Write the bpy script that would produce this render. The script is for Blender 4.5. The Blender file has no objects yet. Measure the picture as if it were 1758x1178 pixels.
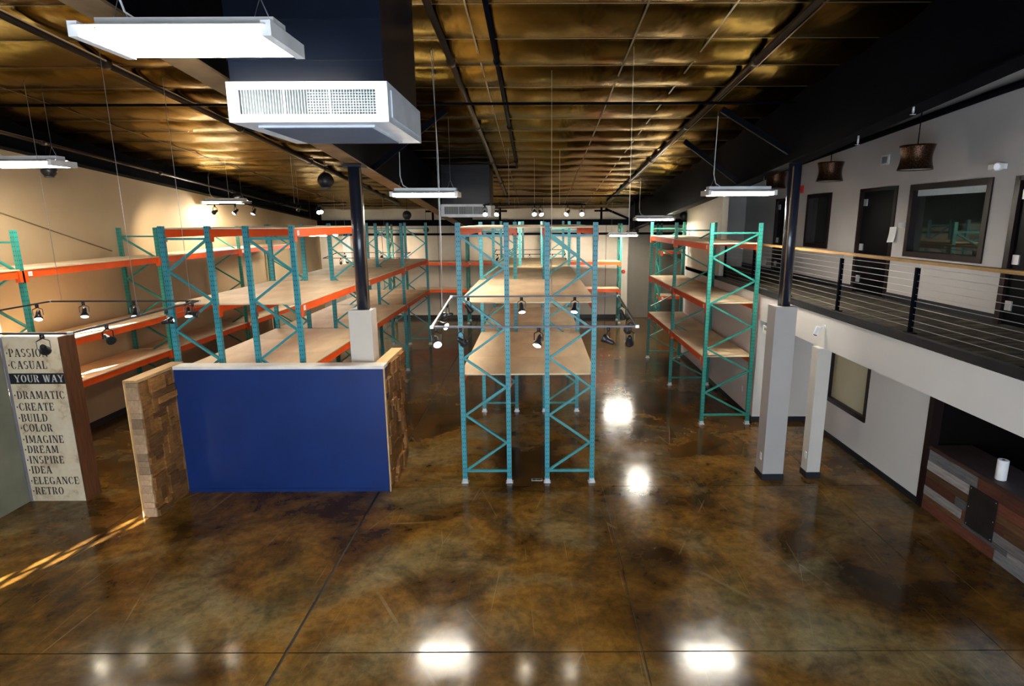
import bpy, math, random
from mathutils import Vector, noise
random.seed(7)
SC = bpy.context.scene
COL = SC.collection
PI = math.pi

# ---------------------------------------------------------------- camera
FPX, CXP, CYP, CAMH = 1000.0, 922.0, 589.0, 4.4
PITCH = math.atan(211 / FPX); ROLL = 0.004
cam_d = bpy.data.cameras.new('camera')
cam = bpy.data.objects.new('camera', cam_d); COL.objects.link(cam)
cam.location = (0, 0, CAMH)
cam_d.sensor_fit = 'HORIZONTAL'; cam_d.sensor_width = 36.0
cam_d.lens = FPX / 1758 * 36.0
cam_d.shift_x = (879 - CXP) / 1758
cam_d.clip_start = 0.05; cam_d.clip_end = 200
from mathutils import Matrix
_f = Vector((0, math.cos(PITCH), -math.sin(PITCH)))
_u0 = Vector((0, math.sin(PITCH), math.cos(PITCH))); _r0 = Vector((1, 0, 0))
_r = _r0 * math.cos(ROLL) - _u0 * math.sin(ROLL); _u = _u0 * math.cos(ROLL) + _r0 * math.sin(ROLL)
cam.rotation_euler = Matrix(((_r.x, _u.x, -_f.x), (_r.y, _u.y, -_f.y), (_r.z, _u.z, -_f.z))).to_euler()
SC.camera = cam

# ---------------------------------------------------------------- world, sun, daylight, exposure
W = bpy.data.worlds.new('world'); SC.world = W; W.use_nodes = True
bg = W.node_tree.nodes['Background']; bg.inputs[0].default_value = (0.55, 0.72, 1.0, 1); bg.inputs[1].default_value = 0.6
SC.view_settings.view_transform = 'Standard'; SC.view_settings.look = 'None'
SC.view_settings.exposure = 0.4; SC.view_settings.gamma = 1.0; SC.view_settings.use_curve_mapping = False

def link(name, data, loc=(0, 0, 0), parent=None):
    o = bpy.data.objects.new(name, data); COL.objects.link(o); o.location = loc
    if parent: o.parent = parent
    return o
def aim(o, d): o.rotation_euler = Vector(d).to_track_quat('-Z', 'Y').to_euler()

sd = bpy.data.lights.new('sun', 'SUN'); sd.energy = 80.0; sd.angle = 0.006; sd.color = (1.0, 0.93, 0.8)
sun = link('sun', sd, (-30, -40, 25)); aim(sun, (0.38, 0.845, -0.375))
def area(name, loc, d, sx, sy, e, col):
    l = bpy.data.lights.new(name, 'AREA'); l.shape = 'RECTANGLE'; l.size = sx; l.size_y = sy; l.energy = e; l.color = col
    o = link(name, l, loc); aim(o, d); return o
area('daylight_front_window', (0.6, -2.35, 2.2), (0, 1, 0.0), 9.5, 3.4, 720, (0.74, 0.86, 1.0))

# ---------------------------------------------------------------- materials
MATS = {}
def nt(name):
    m = bpy.data.materials.new(name); m.use_nodes = True; MATS[name] = m
    t = m.node_tree; return m, t, t.nodes['Principled BSDF']
def N(t, typ, **kw):
    n = t.nodes.new(typ)
    for k, v in kw.items(): setattr(n, k, v)
    return n
def tex(t, scale=(1, 1, 1), coord='Object', typ='ShaderNodeTexNoise', sc=5.0, detail=4.0, rough=0.55):
    c = N(t, 'ShaderNodeTexCoord'); mp = N(t, 'ShaderNodeMapping'); mp.inputs['Scale'].default_value = scale
    t.links.new(c.outputs[coord], mp.inputs[0])
    n = N(t, typ); t.links.new(mp.outputs[0], n.inputs['Vector']); n.inputs['Scale'].default_value = sc
    if typ == 'ShaderNodeTexNoise':
        n.inputs['Detail'].default_value = detail; n.inputs['Roughness'].default_value = rough
    return n
def ramp(t, src, stops):
    r = N(t, 'ShaderNodeValToRGB'); e = r.color_ramp.elements
    while len(e) < len(stops): e.new(0.5)
    for i, (p, c) in enumerate(stops):
        e[i].position = p; e[i].color = (*c, 1) if len(c) == 3 else c
    t.links.new(src, r.inputs[0]); return r
def mix(t, fac, a, b, blend='MIX'):
    m = N(t, 'ShaderNodeMix', data_type='RGBA', blend_type=blend)
    for sock, v in ((0, fac), (6, a), (7, b)):
        if hasattr(v, 'is_linked') or isinstance(v, bpy.types.NodeSocket): t.links.new(v, m.inputs[sock])
        else: m.inputs[sock].default_value = v if sock == 0 else (*v, 1)
    return m.outputs[2]
def math_(t, op, a, b=None, c=None):
    m = N(t, 'ShaderNodeMath', operation=op)
    for i, v in enumerate((a, b, c)):
        if v is None: continue
        if isinstance(v, bpy.types.NodeSocket): t.links.new(v, m.inputs[i])
        else: m.inputs[i].default_value = v
    return m.outputs[0]
def bump(t, p, h, s, d=0.01):
    b = N(t, 'ShaderNodeBump'); b.inputs['Strength'].default_value = s; b.inputs['Distance'].default_value = d
    t.links.new(h, b.inputs['Height']); t.links.new(b.outputs[0], p.inputs['Normal'])
def paint(name, col, rough=0.6, metal=0.0, var=0.12, sc=3.0, bmp=0.0, spec=0.5, scale=(1, 1, 1), coat=0.0):
    m, t, p = nt(name)
    n = tex(t, scale=scale, sc=sc)
    r = ramp(t, n.outputs['Fac'], [(0.3, tuple(c * (1 - var) for c in col)), (0.7, tuple(min(1, c * (1 + var)) for c in col))])
    t.links.new(r.outputs[0], p.inputs['Base Color'])
    p.inputs['Roughness'].default_value = rough; p.inputs['Metallic'].default_value = metal
    p.inputs['Specular IOR Level'].default_value = spec; p.inputs['Coat Weight'].default_value = coat
    if bmp: bump(t, p, n.outputs['Fac'], bmp)
    return m
def emit(name, col, s, base=(0.8, 0.8, 0.8)):
    m, t, p = nt(name)
    p.inputs['Base Color'].default_value = (*base, 1); p.inputs['Emission Color'].default_value = (*col, 1)
    p.inputs['Emission Strength'].default_value = s; return m
def wood(name, a, b, scale=(1, 12, 12), sc=3.0, rough=0.6, bmp=0.15):
    m, t, p = nt(name)
    n = tex(t, scale=scale, sc=sc, detail=6, rough=0.65)
    oi = N(t, 'ShaderNodeObjectInfo')
    r = ramp(t, n.outputs['Fac'], [(0.3, a), (0.72, b)])
    v = math_(t, 'MULTIPLY_ADD', oi.outputs['Random'], 0.85, 0.6)
    hs = N(t, 'ShaderNodeHueSaturation'); t.links.new(r.outputs[0], hs.inputs['Color']); t.links.new(v, hs.inputs['Value'])
    t.links.new(hs.outputs[0], p.inputs['Base Color']); p.inputs['Roughness'].default_value = rough
    bump(t, p, n.outputs['Fac'], bmp); return m

def floor_mat():
    m, t, p = nt('stained_concrete')
    w = tex(t, sc=0.55, detail=5, coord='Generated')
    c = N(t, 'ShaderNodeNewGeometry')
    def nz(sc, det, rough, dist=0.0, scale=(1, 1, 1)):
        mp = N(t, 'ShaderNodeMapping'); mp.inputs['Scale'].default_value = scale
        t.links.new(c.outputs['Position'], mp.inputs[0])
        n = N(t, 'ShaderNodeTexNoise'); t.links.new(mp.outputs[0], n.inputs['Vector'])
        n.inputs['Scale'].default_value = sc; n.inputs['Detail'].default_value = det
        n.inputs['Roughness'].default_value = rough; n.inputs['Distortion'].default_value = dist; return n.outputs['Fac']
    big = nz(0.55, 6, 0.55, 0.6)
    r1 = ramp(t, big, [(0.28, (0.018, 0.010, 0.005)), (0.42, (0.075, 0.036, 0.008)), (0.54, (0.15, 0.076, 0.015)), (0.68, (0.105, 0.068, 0.019))])
    grey = nz(0.42, 6, 0.55, 0.6, (1, 1.4, 1))
    g = ramp(t, grey, [(0.50, (0, 0, 0)), (0.70, (0.8, 0.8, 0.8))])
    c1 = mix(t, g.outputs[0], r1.outputs[0], (0.17, 0.15, 0.085))
    dk = nz(1.1, 6, 0.62, 0.8)
    d = ramp(t, dk, [(0.32, (0.22, 0.2, 0.22)), (0.58, (1.1, 1.1, 1.1))])
    c2 = mix(t, 0.85, c1, d.outputs[0], 'MULTIPLY')
    fine = nz(9, 6, 0.7, 0.5)
    fr = ramp(t, fine, [(0.3, (0.6, 0.6, 0.6)), (0.75, (1.35, 1.3, 1.2))])
    c3 = mix(t, 1.0, c2, fr.outputs[0], 'MULTIPLY')
    # scratches: thin stretched cells
    def scratch(rot, sc, th):
        mp = N(t, 'ShaderNodeMapping'); mp.inputs['Rotation'].default_value = (0, 0, rot); mp.inputs['Scale'].default_value = (1.0, 0.16, 1)
        t.links.new(c.outputs['Position'], mp.inputs[0])
        v = N(t, 'ShaderNodeTexVoronoi', feature='DISTANCE_TO_EDGE'); v.inputs['Scale'].default_value = sc
        t.links.new(mp.outputs[0], v.inputs['Vector'])
        return math_(t, 'LESS_THAN', v.outputs['Distance'], th)
    s1 = scratch(0.35, 0.8, 0.0022); s2 = scratch(-0.5, 0.6, 0.002); s3 = scratch(0.9, 0.7, 0.0018)
    s = math_(t, 'MAXIMUM', math_(t, 'MAXIMUM', s1, s2), s3)
    br = ramp(t, nz(1.1, 3, 0.6), [(0.48, (0, 0, 0)), (0.66, (0.45, 0.45, 0.45))])
    sm = math_(t, 'MULTIPLY', s, br.outputs[0])
    c4 = mix(t, sm, c3, (0.24, 0.18, 0.10))
    t.links.new(c4, p.inputs['Base Color'])
    rr = ramp(t, nz(3.0, 5, 0.6), [(0.3, (0.09, 0.09, 0.09)), (0.7, (0.19, 0.19, 0.19))])
    t.links.new(rr.outputs[0], p.inputs['Roughness'])
    p.inputs['Specular IOR Level'].default_value = 0.22
    bump(t, p, fine, 0.05, 0.004)
    return m

def post_mat(name, col):
    m, t, p = nt(name)
    tc = N(t, 'ShaderNodeTexCoord'); s = N(t, 'ShaderNodeSeparateXYZ'); t.links.new(tc.outputs['Object'], s.inputs[0])
    n = N(t, 'ShaderNodeSeparateXYZ'); t.links.new(tc.outputs['Normal'], n.inputs[0])
    fx = math_(t, 'GREATER_THAN', math_(t, 'ABSOLUTE', n.outputs[1]), 0.5)       # face looks along y -> use x
    across = math_(t, 'ADD', math_(t, 'MULTIPLY', fx, s.outputs[0]), math_(t, 'MULTIPLY', math_(t, 'SUBTRACT', 1.0, fx), s.outputs[1]))
    a = math_(t, 'LESS_THAN', math_(t, 'ABSOLUTE', math_(t, 'SUBTRACT', math_(t, 'ABSOLUTE', across), 0.016)), 0.005)
    z = math_(t, 'FRACT', math_(t, 'DIVIDE', s.outputs[2], 0.0762))
    b = math_(t, 'LESS_THAN', math_(t, 'ABSOLUTE', math_(t, 'SUBTRACT', z, 0.5)), 0.15)
    hole = math_(t, 'MULTIPLY', a, b)
    ns = tex(t, sc=6)
    r = ramp(t, ns.outputs['Fac'], [(0.3, tuple(c * 0.85 for c in col)), (0.7, tuple(c * 1.15 for c in col))])
    t.links.new(mix(t, hole, r.outputs[0], (0.006, 0.012, 0.014)), p.inputs['Base Color'])
    p.inputs['Roughness'].default_value = 0.38
    return m

def foil_mat():
    m, t, p = nt('foil_insulation')
    n1 = tex(t, scale=(0.5, 1.2, 1), sc=0.8, detail=3, rough=0.5)
    r = ramp(t, n1.outputs['Fac'], [(0.32, (0.028, 0.0165, 0.005)), (0.55, (0.078, 0.049, 0.0145)), (0.75, (0.12, 0.082, 0.032))])  # gold-brown cast of warm reflections is put into the foil colour
    t.links.new(r.outputs[0], p.inputs['Base Color'])
    p.inputs['Metallic'].default_value = 1.0
    p.inputs['Roughness'].default_value = 0.25
    p.inputs['Specular Tint'].default_value = (0.86, 0.72, 0.52, 1)
    n2 = tex(t, scale=(1.6, 0.8, 1), sc=1.3, detail=3, rough=0.45)
    bump(t, p, n2.outputs['Fac'], 0.5, 0.08)
    return m
def carpet_mat():
    m, t, p = nt('loft_carpet')
    n = tex(t, scale=(1.2, 5, 1), sc=2.4, detail=5)
    r = ramp(t, n.outputs['Fac'], [(0.35, (0.008, 0.006, 0.005)), (0.5, (0.04, 0.032, 0.02)), (0.66, (0.13, 0.105, 0.06))])
    t.links.new(r.outputs[0], p.inputs['Base Color']); p.inputs['Roughness'].default_value = 0.95; return m
def signface_mat():
    m, t, p = nt('sign_weathered')
    n = tex(t, sc=2.2, detail=6, rough=0.7)
    r = ramp(t, n.outputs['Fac'], [(0.33, (0.42, 0.27, 0.16)), (0.47, (0.80, 0.67, 0.46)), (0.7, (0.90, 0.82, 0.63))])
    t.links.new(r.outputs[0], p.inputs['Base Color']); p.inputs['Roughness'].default_value = 0.5; return m
def shade_mat():
    m, t, p = nt('copper_shade')
    v = tex(t, typ='ShaderNodeTexVoronoi', sc=60)
    r = ramp(t, v.outputs['Distance'], [(0.1, (0.16, 0.075, 0.035)), (0.5, (0.035, 0.016, 0.009))])
    t.links.new(r.outputs[0], p.inputs['Base Color']); p.inputs['Metallic'].default_value = 0.85; p.inputs['Roughness'].default_value = 0.32
    bump(t, p, v.outputs['Distance'], 0.6, 0.004); return m
def deck_mat():
    m, t, p = nt('particle_board')
    n = tex(t, scale=(1, 0.35, 1), sc=2.0, detail=8, rough=0.6)
    oi = N(t, 'ShaderNodeObjectInfo')
    r = ramp(t, n.outputs['Fac'], [(0.3, (0.62, 0.46, 0.28)), (0.7, (0.84, 0.67, 0.45))])
    v = math_(t, 'MULTIPLY_ADD', oi.outputs['Random'], 0.16, 0.92)
    hs = N(t, 'ShaderNodeHueSaturation'); t.links.new(r.outputs[0], hs.inputs['Color']); t.links.new(v, hs.inputs['Value'])
    t.links.new(hs.outputs[0], p.inputs['Base Color']); p.inputs['Roughness'].default_value = 0.6; return m

floor_mat(); foil_mat(); carpet_mat(); signface_mat(); shade_mat(); deck_mat()
post_mat('teal_post', (0.04, 0.285, 0.345)); paint('teal_brace', (0.04, 0.275, 0.32), 0.38, var=0.1)
post_mat('green_post', (0.022, 0.22, 0.18)); paint('green_brace', (0.022, 0.22, 0.175), 0.38, var=0.1)
paint('orange_beam', (0.80, 0.095, 0.008), 0.42, var=0.1)
paint('galvanised', (0.62, 0.64, 0.66), 0.4, 0.6); paint('sticker', (0.8, 0.78, 0.74), 0.6, var=0.25, sc=40)
paint('tan_wall', (0.47, 0.35, 0.205), 0.75, var=0.05, sc=0.8); paint('grey_wall', (0.46, 0.445, 0.44), 0.75, var=0.04, sc=0.8)
paint('white_wall', (0.70, 0.68, 0.65), 0.7, var=0.03, sc=0.8); paint('column_wrap', (0.43, 0.405, 0.385), 0.6, var=0.03); paint('column_pale', (0.60, 0.56, 0.50), 0.6, var=0.03)
paint('cream_wall', (0.62, 0.56, 0.46), 0.7, var=0.04); paint('grey_door', (0.12, 0.108, 0.085), 0.6, var=0.05)
paint('black_base', (0.012, 0.013, 0.018), 0.45); paint('black_steel', (0.0022, 0.0026, 0.0048), 0.6, var=0.2, spec=0.04)
paint('black_gloss', (0.014, 0.018, 0.032), 0.28, 0.0, coat=0.4); paint('black_ceiling', (0.004, 0.004, 0.005), 0.8, spec=0.1)
paint('bare_flange', (0.20, 0.125, 0.06), 0.55, var=0.3, sc=4); paint('pipe_brown', (0.05, 0.033, 0.02), 0.3, 0.5)
paint('strap', (0.16, 0.12, 0.075), 0.35, 0.8); paint('black_plastic', (0.012, 0.012, 0.014), 0.35)
paint('lamp_white', (0.82, 0.83, 0.84), 0.35); paint('grille_white', (0.72, 0.78, 0.86), 0.4); paint('grille_dark', (0.05, 0.06, 0.085), 0.5)
paint('duct_black', (0.004, 0.007, 0.016), 0.3, 0.0, spec=0.15); paint('aluminium', (0.55, 0.56, 0.6), 0.25, 0.9); paint('rail_grey', (0.05, 0.05, 0.06), 0.4, 0.3)
paint('wire', (0.5, 0.5, 0.52), 0.4, 0.6); paint('cord_white', (0.75, 0.75, 0.76), 0.5)
paint('blue_paint', (0.004, 0.025, 0.14), 0.42, var=0.12, sc=1.6); paint('cap_white', (0.78, 0.76, 0.72), 0.5)
wood('pine', (0.48, 0.28, 0.11), (0.72, 0.48, 0.23), (8, 1, 1)); wood('block_wood', (0.10, 0.037, 0.006), (0.36, 0.165, 0.038), (3, 2, 9))
wood('edge_wood', (0.27, 0.16, 0.085), (0.50, 0.34, 0.21), (8, 2, 3)); wood('dark_wood', (0.045, 0.017, 0.007), (0.15, 0.06, 0.022), (9, 9, 1))
wood('handrail_wood', (0.42, 0.22, 0.07), (0.66, 0.40, 0.16), (9, 1, 9))
wood('plank_grey', (0.07, 0.07, 0.075), (0.21, 0.20, 0.20), (9, 1, 9)); wood('plank_red', (0.05, 0.014, 0.008), (0.15, 0.045, 0.022), (9, 1, 9))
wood('plank_brown', (0.045, 0.02, 0.008), (0.16, 0.075, 0.03), (9, 1, 9)); wood('plank_pale', (0.13, 0.12, 0.12), (0.36, 0.33, 0.31), (9, 1, 9))
wood('slab_dark', (0.008, 0.003, 0.002), (0.04, 0.014, 0.008), (9, 1, 9)); paint('steel_dark', (0.05, 0.045, 0.045), 0.4, 0.7, var=0.3)
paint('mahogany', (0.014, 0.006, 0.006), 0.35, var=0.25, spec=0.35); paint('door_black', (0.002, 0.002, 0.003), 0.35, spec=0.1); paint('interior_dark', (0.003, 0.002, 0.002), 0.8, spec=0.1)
paint('glass_dark', (0.016, 0.021, 0.018), 0.03, spec=0.75); paint('glass_cream', (0.62, 0.57, 0.35), 0.15, var=0.04)
paint('blind', (0.45, 0.52, 0.56), 0.6); paint('paper', (0.85, 0.85, 0.84), 0.8); paint('plate', (0.8, 0.8, 0.78), 0.4)
paint('red_plastic', (0.5, 0.02, 0.015), 0.4); paint('ink', (0.055, 0.045, 0.038), 0.7, var=0.35, sc=25); paint('ink_white', (0.78, 0.75, 0.70), 0.7)
paint('joint', (0.012, 0.010, 0.010), 0.5); paint('green_panel', (0.20, 0.21, 0.155), 0.7, var=0.15, sc=2); paint('edge_violet', (0.22, 0.21, 0.26), 0.6)
emit('tube', (1.0, 0.92, 0.78), 80.0); emit('lens_on', (1.0, 0.9, 0.72), 45.0); emit('ring_led', (0.8, 0.85, 1.0), 0.25)
M = MATS

# ---------------------------------------------------------------- mesh helpers
class MB:
    def __init__(s): s.v = []; s.f = []; s.sm = []
    def quadv(s, pts, faces, smooth=False):
        b = len(s.v); s.v += [tuple(p) for p in pts]
        for f in faces: s.f.append(tuple(b + i for i in f)); s.sm.append(smooth)
        return s
    def box(s, x0, x1, y0, y1, z0, z1):
        return s.quadv([(x0, y0, z0), (x1, y0, z0), (x1, y1, z0), (x0, y1, z0), (x0, y0, z1), (x1, y0, z1), (x1, y1, z1), (x0, y1, z1)],
                       [(0, 3, 2, 1), (4, 5, 6, 7), (0, 1, 5, 4), (1, 2, 6, 5), (2, 3, 7, 6), (3, 0, 4, 7)])
    def bar(s, p, q, w, h, up=(0, 0, 1)):
        p, q = Vector(p), Vector(q); d = (q - p).normalized(); u = Vector(up)
        if abs(d.dot(u)) > 0.99: u = Vector((0, 1, 0))
        a = d.cross(u).normalized(); b = a.cross(d).normalized()
        c = [p + a * (w / 2 * i) + b * (h / 2 * j) for i, j in ((-1, -1), (1, -1), (1, 1), (-1, 1))]
        c += [x + (q - p) for x in c]
        return s.quadv(c, [(0, 3, 2, 1), (4, 5, 6, 7), (0, 1, 5, 4), (1, 2, 6, 5), (2, 3, 7, 6), (3, 0, 4, 7)])
    def tube(s, pts, r, n=8, r2=None):
        pts = [Vector(p) for p in pts]; rings = []
        for i, p in enumerate(pts):
            d = (pts[min(i + 1, len(pts) - 1)] - pts[max(i - 1, 0)]).normalized()
            u = Vector((0, 0, 1)) if abs(d.z) < 0.95 else Vector((1, 0, 0))
            a = d.cross(u).normalized(); b = a.cross(d)
            rr = r if r2 is None else r + (r2 - r) * i / (len(pts) - 1)
            rings.append([p + (a * math.cos(2 * PI * k / n) + b * math.sin(2 * PI * k / n)) * rr for k in range(n)])
        base = len(s.v); s.v += [tuple(x) for R in rings for x in R]
        for i in range(len(pts) - 1):
            for k in range(n):
                s.f.append((base + i * n + k, base + i * n + (k + 1) % n, base + (i + 1) * n + (k + 1) % n, base + (i + 1) * n + k)); s.sm.append(True)
        s.f.append(tuple(base + k for k in reversed(range(n)))); s.sm.append(False)
        s.f.append(tuple(base + (len(pts) - 1) * n + k for k in range(n))); s.sm.append(False)
        return s
    def lathe(s, c, axis, prof, n=16, caps=True):
        c = Vector(c); d = Vector(axis).normalized(); u = Vector((0, 0, 1)) if abs(d.z) < 0.95 else Vector((1, 0, 0))
        a = d.cross(u).normalized(); b = a.cross(d); base = len(s.v)
        for h, r in prof:
            for k in range(n): s.v.append(tuple(c + d * h + (a * math.cos(2 * PI * k / n) + b * math.sin(2 * PI * k / n)) * r))
        for i in range(len(prof) - 1):
            for k in range(n):
                s.f.append((base + i * n + k, base + i * n + (k + 1) % n, base + (i + 1) * n + (k + 1) % n, base + (i + 1) * n + k)); s.sm.append(True)
        if caps:
            s.f.append(tuple(base + k for k in reversed(range(n)))); s.sm.append(False)
            s.f.append(tuple(base + (len(prof) - 1) * n + k for k in range(n))); s.sm.append(False)
        return s
    def mesh(s, name, mat, org):
        me = bpy.data.meshes.new(name)
        me.from_pydata([(x - org[0], y - org[1], z - org[2]) for x, y, z in s.v], [], s.f)
        me.polygons.foreach_set('use_smooth', s.sm); me.materials.append(M[mat]); me.update(); return me
    def build(s, name, mat, parent=None, org=None):
        if org is None:
            xs, ys, zs = zip(*s.v); org = ((min(xs) + max(xs)) / 2, (min(ys) + max(ys)) / 2, min(zs))
        o = link(name, s.mesh(name, mat, org), org)
        WL[o] = Vector(org)
        if parent: o.parent = parent; o.location = Vector(org) - WL[parent]
        return o
WL = {}
def empty(name, loc): o = link(name, None, loc); WL[o] = Vector(loc); o.empty_display_size = 0.2; return o
def tag(o, label, cat, group=None):
    o['label'] = label; o['category'] = cat
    if group: o['group'] = group
    return o
def struct(o, label=None, cat=None):
    o['kind'] = 'structure'
    if label: o['label'] = label
    if cat: o['category'] = cat
    return o
def put(name, me, loc, parent):
    o = link(name, me, Vector(loc) - WL[parent], parent); WL[o] = Vector(loc); return o
def B(x0, x1, y0, y1, z0, z1): return MB().box(x0, x1, y0, y1, z0, z1)

# ---------------------------------------------------------------- room constants
XL, YB, YF = -9.68, 26.4, -2.6
def ceil_z(y): return 4.95 + 0.083 * (YB - y)
XLOFT, XLW, ZLOFT = 4.75, 6.5, 2.94
XREC = 5.97; YEND = 18.7; XR = 9.0

# ---------------------------------------------------------------- floor in saw-cut slabs
fl = struct(B(XL - 0.2, XR + 0.2, YF - 0.2, YB + 0.2, -0.2, -0.012).build('floor', 'joint'), 'glossy brown stained concrete floor with dark joints', 'floor')
jx = [XL - 0.1, -6.3, -2.63, 1.09, 4.84, XR + 0.1]; jy = [YF - 0.1, 1.5, 5.27, 9.12, 12.9, 16.7, 20.5, 24.3, YB + 0.1]
for i in range(len(jx) - 1):
    for j in range(len(jy) - 1):
        g = 0.009 if (jx[i] in (-2.63,) or jy[j] == 5.27) else 0.006
        B(jx[i] + 0.006 + (0.01 if jx[i] == -2.63 else 0), jx[i + 1] - 0.006 - (0.012 if jx[i + 1] == -2.63 else 0), jy[j] + g, jy[j + 1] - g, -0.1, 0).build('slab', 'stained_concrete', fl)

# ---------------------------------------------------------------- walls
def slopewall(name, x0, x1, y0, y1, z0, mat):
    m = MB(); zt0, zt1 = ceil_z(y0) + 0.05, ceil_z(y1) + 0.05
    m.quadv([(x0, y0, z0), (x1, y0, z0), (x1, y1, z0), (x0, y1, z0), (x0, y0, zt0), (x1, y0, zt0), (x1, y1, zt1), (x0, y1, zt1)],
            [(0, 3, 2, 1), (4, 5, 6, 7), (0, 1, 5, 4), (1, 2, 6, 5), (2, 3, 7, 6), (3, 0, 4, 7)])
    return m
# left wall with two window openings outside the frame (the sun comes in there)
WIN = [(-0.90, 0.15, 2.85, 3.9), (8.2, 10.35, 1.3, 3.5)]
m = MB(); ys = [YF - 0.2, WIN[0][0], WIN[0][1], WIN[1][0], WIN[1][1], YB]
for a, b in ((0, 1), (2, 3), (4, 5)):
    w = slopewall('', XL - 0.2, XL, ys[a], ys[b], 0, ''); m.quadv(w.v, w.f)
for y0, y1, z0, z1 in WIN:
    m.box(XL - 0.2, XL, y0, y1, 0, z0); w = slopewall('', XL - 0.2, XL, y0, y1, z1, ''); m.quadv(w.v, w.f)
struct(m.build('wall_left', 'tan_wall'), 'tan painted side wall behind the long rack', 'wall')
for k, (y0, y1, z0, z1) in enumerate(WIN):
    wn = MB(); n = 5 if k == 0 else 3
    for i in range(1, n): zz = z0 + (z1 - z0) * i / n; wn.box(XL - 0.13, XL - 0.07, y0, y1, zz - 0.02, zz + 0.02)
    wn.box(XL - 0.15, XL - 0.05, y0, y0 + 0.03, z0, z1); wn.box(XL - 0.15, XL - 0.05, y1 - 0.03, y1, z0, z1)
    wn.box(XL - 0.13, XL - 0.07, (y0 + y1) / 2 - 0.012, (y0 + y1) / 2 + 0.012, z0, z1)
    struct(wn.build('window_%d' % (k + 1), 'mahogany'), ['narrow barred window high in the tan wall', 'taller barred window in the tan wall'][k], 'window')
struct(B(XL, XL + 0.012, -2, YB, 0, 0.14).build('baseboard_left', 'black_base'), 'black baseboard along the tan wall', 'baseboard')
# thin slanted brace rod on the left wall
tag(MB().tube([(XL + 0.02, 9.2, 5.05), (XL + 0.02, 13.4, 3.75)], 0.012, 6).build('brace_rod', 'bare_flange'), 'thin slanted brace rod across the tan wall', 'rod')
# back wall
struct(B(XL - 0.2, XR, YB, YB + 0.2, 0, ceil_z(YB) + 0.1).build('wall_back', 'cream_wall'), 'cream painted end wall behind the racks', 'wall')
struct(B(XL, XR, YB - 0.012, YB, 0, 0.16).build('baseboard_back', 'black_base'), 'black baseboard along the end wall', 'baseboard')
for z, h in ((4.17, 0.26), (3.75, 0.10)):
    tag(B(XL, XR, YB - 0.16, YB - 0.001, z, z + h).build('wall_girt', 'black_steel'),
        'deep black steel girt along the end wall' if h > 0.2 else 'slim lower black steel girt along the end wall', 'girt')
for x in (-8.6, -7.9):
    tag(B(x, x + 0.35, YB - 0.22, YB - 0.17, 0, 3.74).build('wall_pilaster', 'cap_white'), 'pale boxed pilaster on the end wall, %s of the pair near the corner' % ('left' if x < -8 else 'right'), 'pilaster')
tag(B(3.72, 4.05, YB - 0.2, YB - 0.165, 0, 3.74).build('wall_pilaster', 'cream_wall'), 'cream boxed pilaster with a red alarm beside the grey door', 'pilaster')
dr = struct(B(4.1, 6.9, YB - 0.09, YB - 0.02, 0.02, 3.74).build('door_1', 'grey_door'), 'wide grey sliding door in the far right corner', 'door')
# vertical seams of the back wall above the girt
for x in (-6.9, -4.4, -1.9, 0.6, 3.1):
    MB().box(x - 0.012, x + 0.012, YB - 0.006, YB, 0.16, 4.16).build('seam', 'grey_door', bpy.data.objects['wall_back'])
# front wall (behind the viewer) with a large window
m = MB(); m.box(XL - 0.2, -3.8, YF - 0.2, YF, 0, 7.5); m.box(5.0, XR, YF - 0.2, YF, 0, 7.5); m.box(-3.8, 5.0, YF - 0.2, YF, 0, 0.4); m.box(-3.8, 5.0, YF - 0.2, YF, 4.0, 7.5)
struct(m.build('wall_front', 'grey_wall'))
# block at the right: lower wall, loft side walls
struct(B(XLOFT, XLOFT + 0.15, 12.3, YEND, 0, ZLOFT).build('wall_right', 'white_wall'), 'pale lower wall behind the short rack', 'wall')
struct(B(XLOFT - 0.012, XLOFT, 12.3, YEND, 0, 0.12).build('baseboard_right', 'black_base'), 'black baseboard behind the short rack', 'baseboard')
struct(slopewall('', XLOFT, XLOFT + 0.15, 15.25, YEND, ZLOFT + 0.02, '').build('wall_panel', 'cream_wall'), 'tall cream wall above the short rack', 'wall')
struct(B(XLOFT + 0.15, XREC, 12.3, 12.45, 0, 2.3).build('wall_recess_end', 'white_wall'), 'pale end wall of the recess under the loft', 'wall')
struct(B(XLOFT, XREC, 12.288, 12.3, 0, 0.12).build('baseboard_recess_end', 'black_base'))
struct(slopewall('', XLOFT + 0.15, XLW, YEND - 0.15, YEND, ZLOFT, '').build('wall_loft_end', 'grey_wall'), 'shaded end wall of the loft', 'wall')
struct(slopewall('', XLOFT, XR, YEND, YEND + 0.1, 0, '').build('wall_corner_return', 'grey_wall'))
struct(slopewall('', XR - 0.1, XR, YEND, YB, 0, '').build('wall_far_right', 'grey_wall'))
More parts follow.
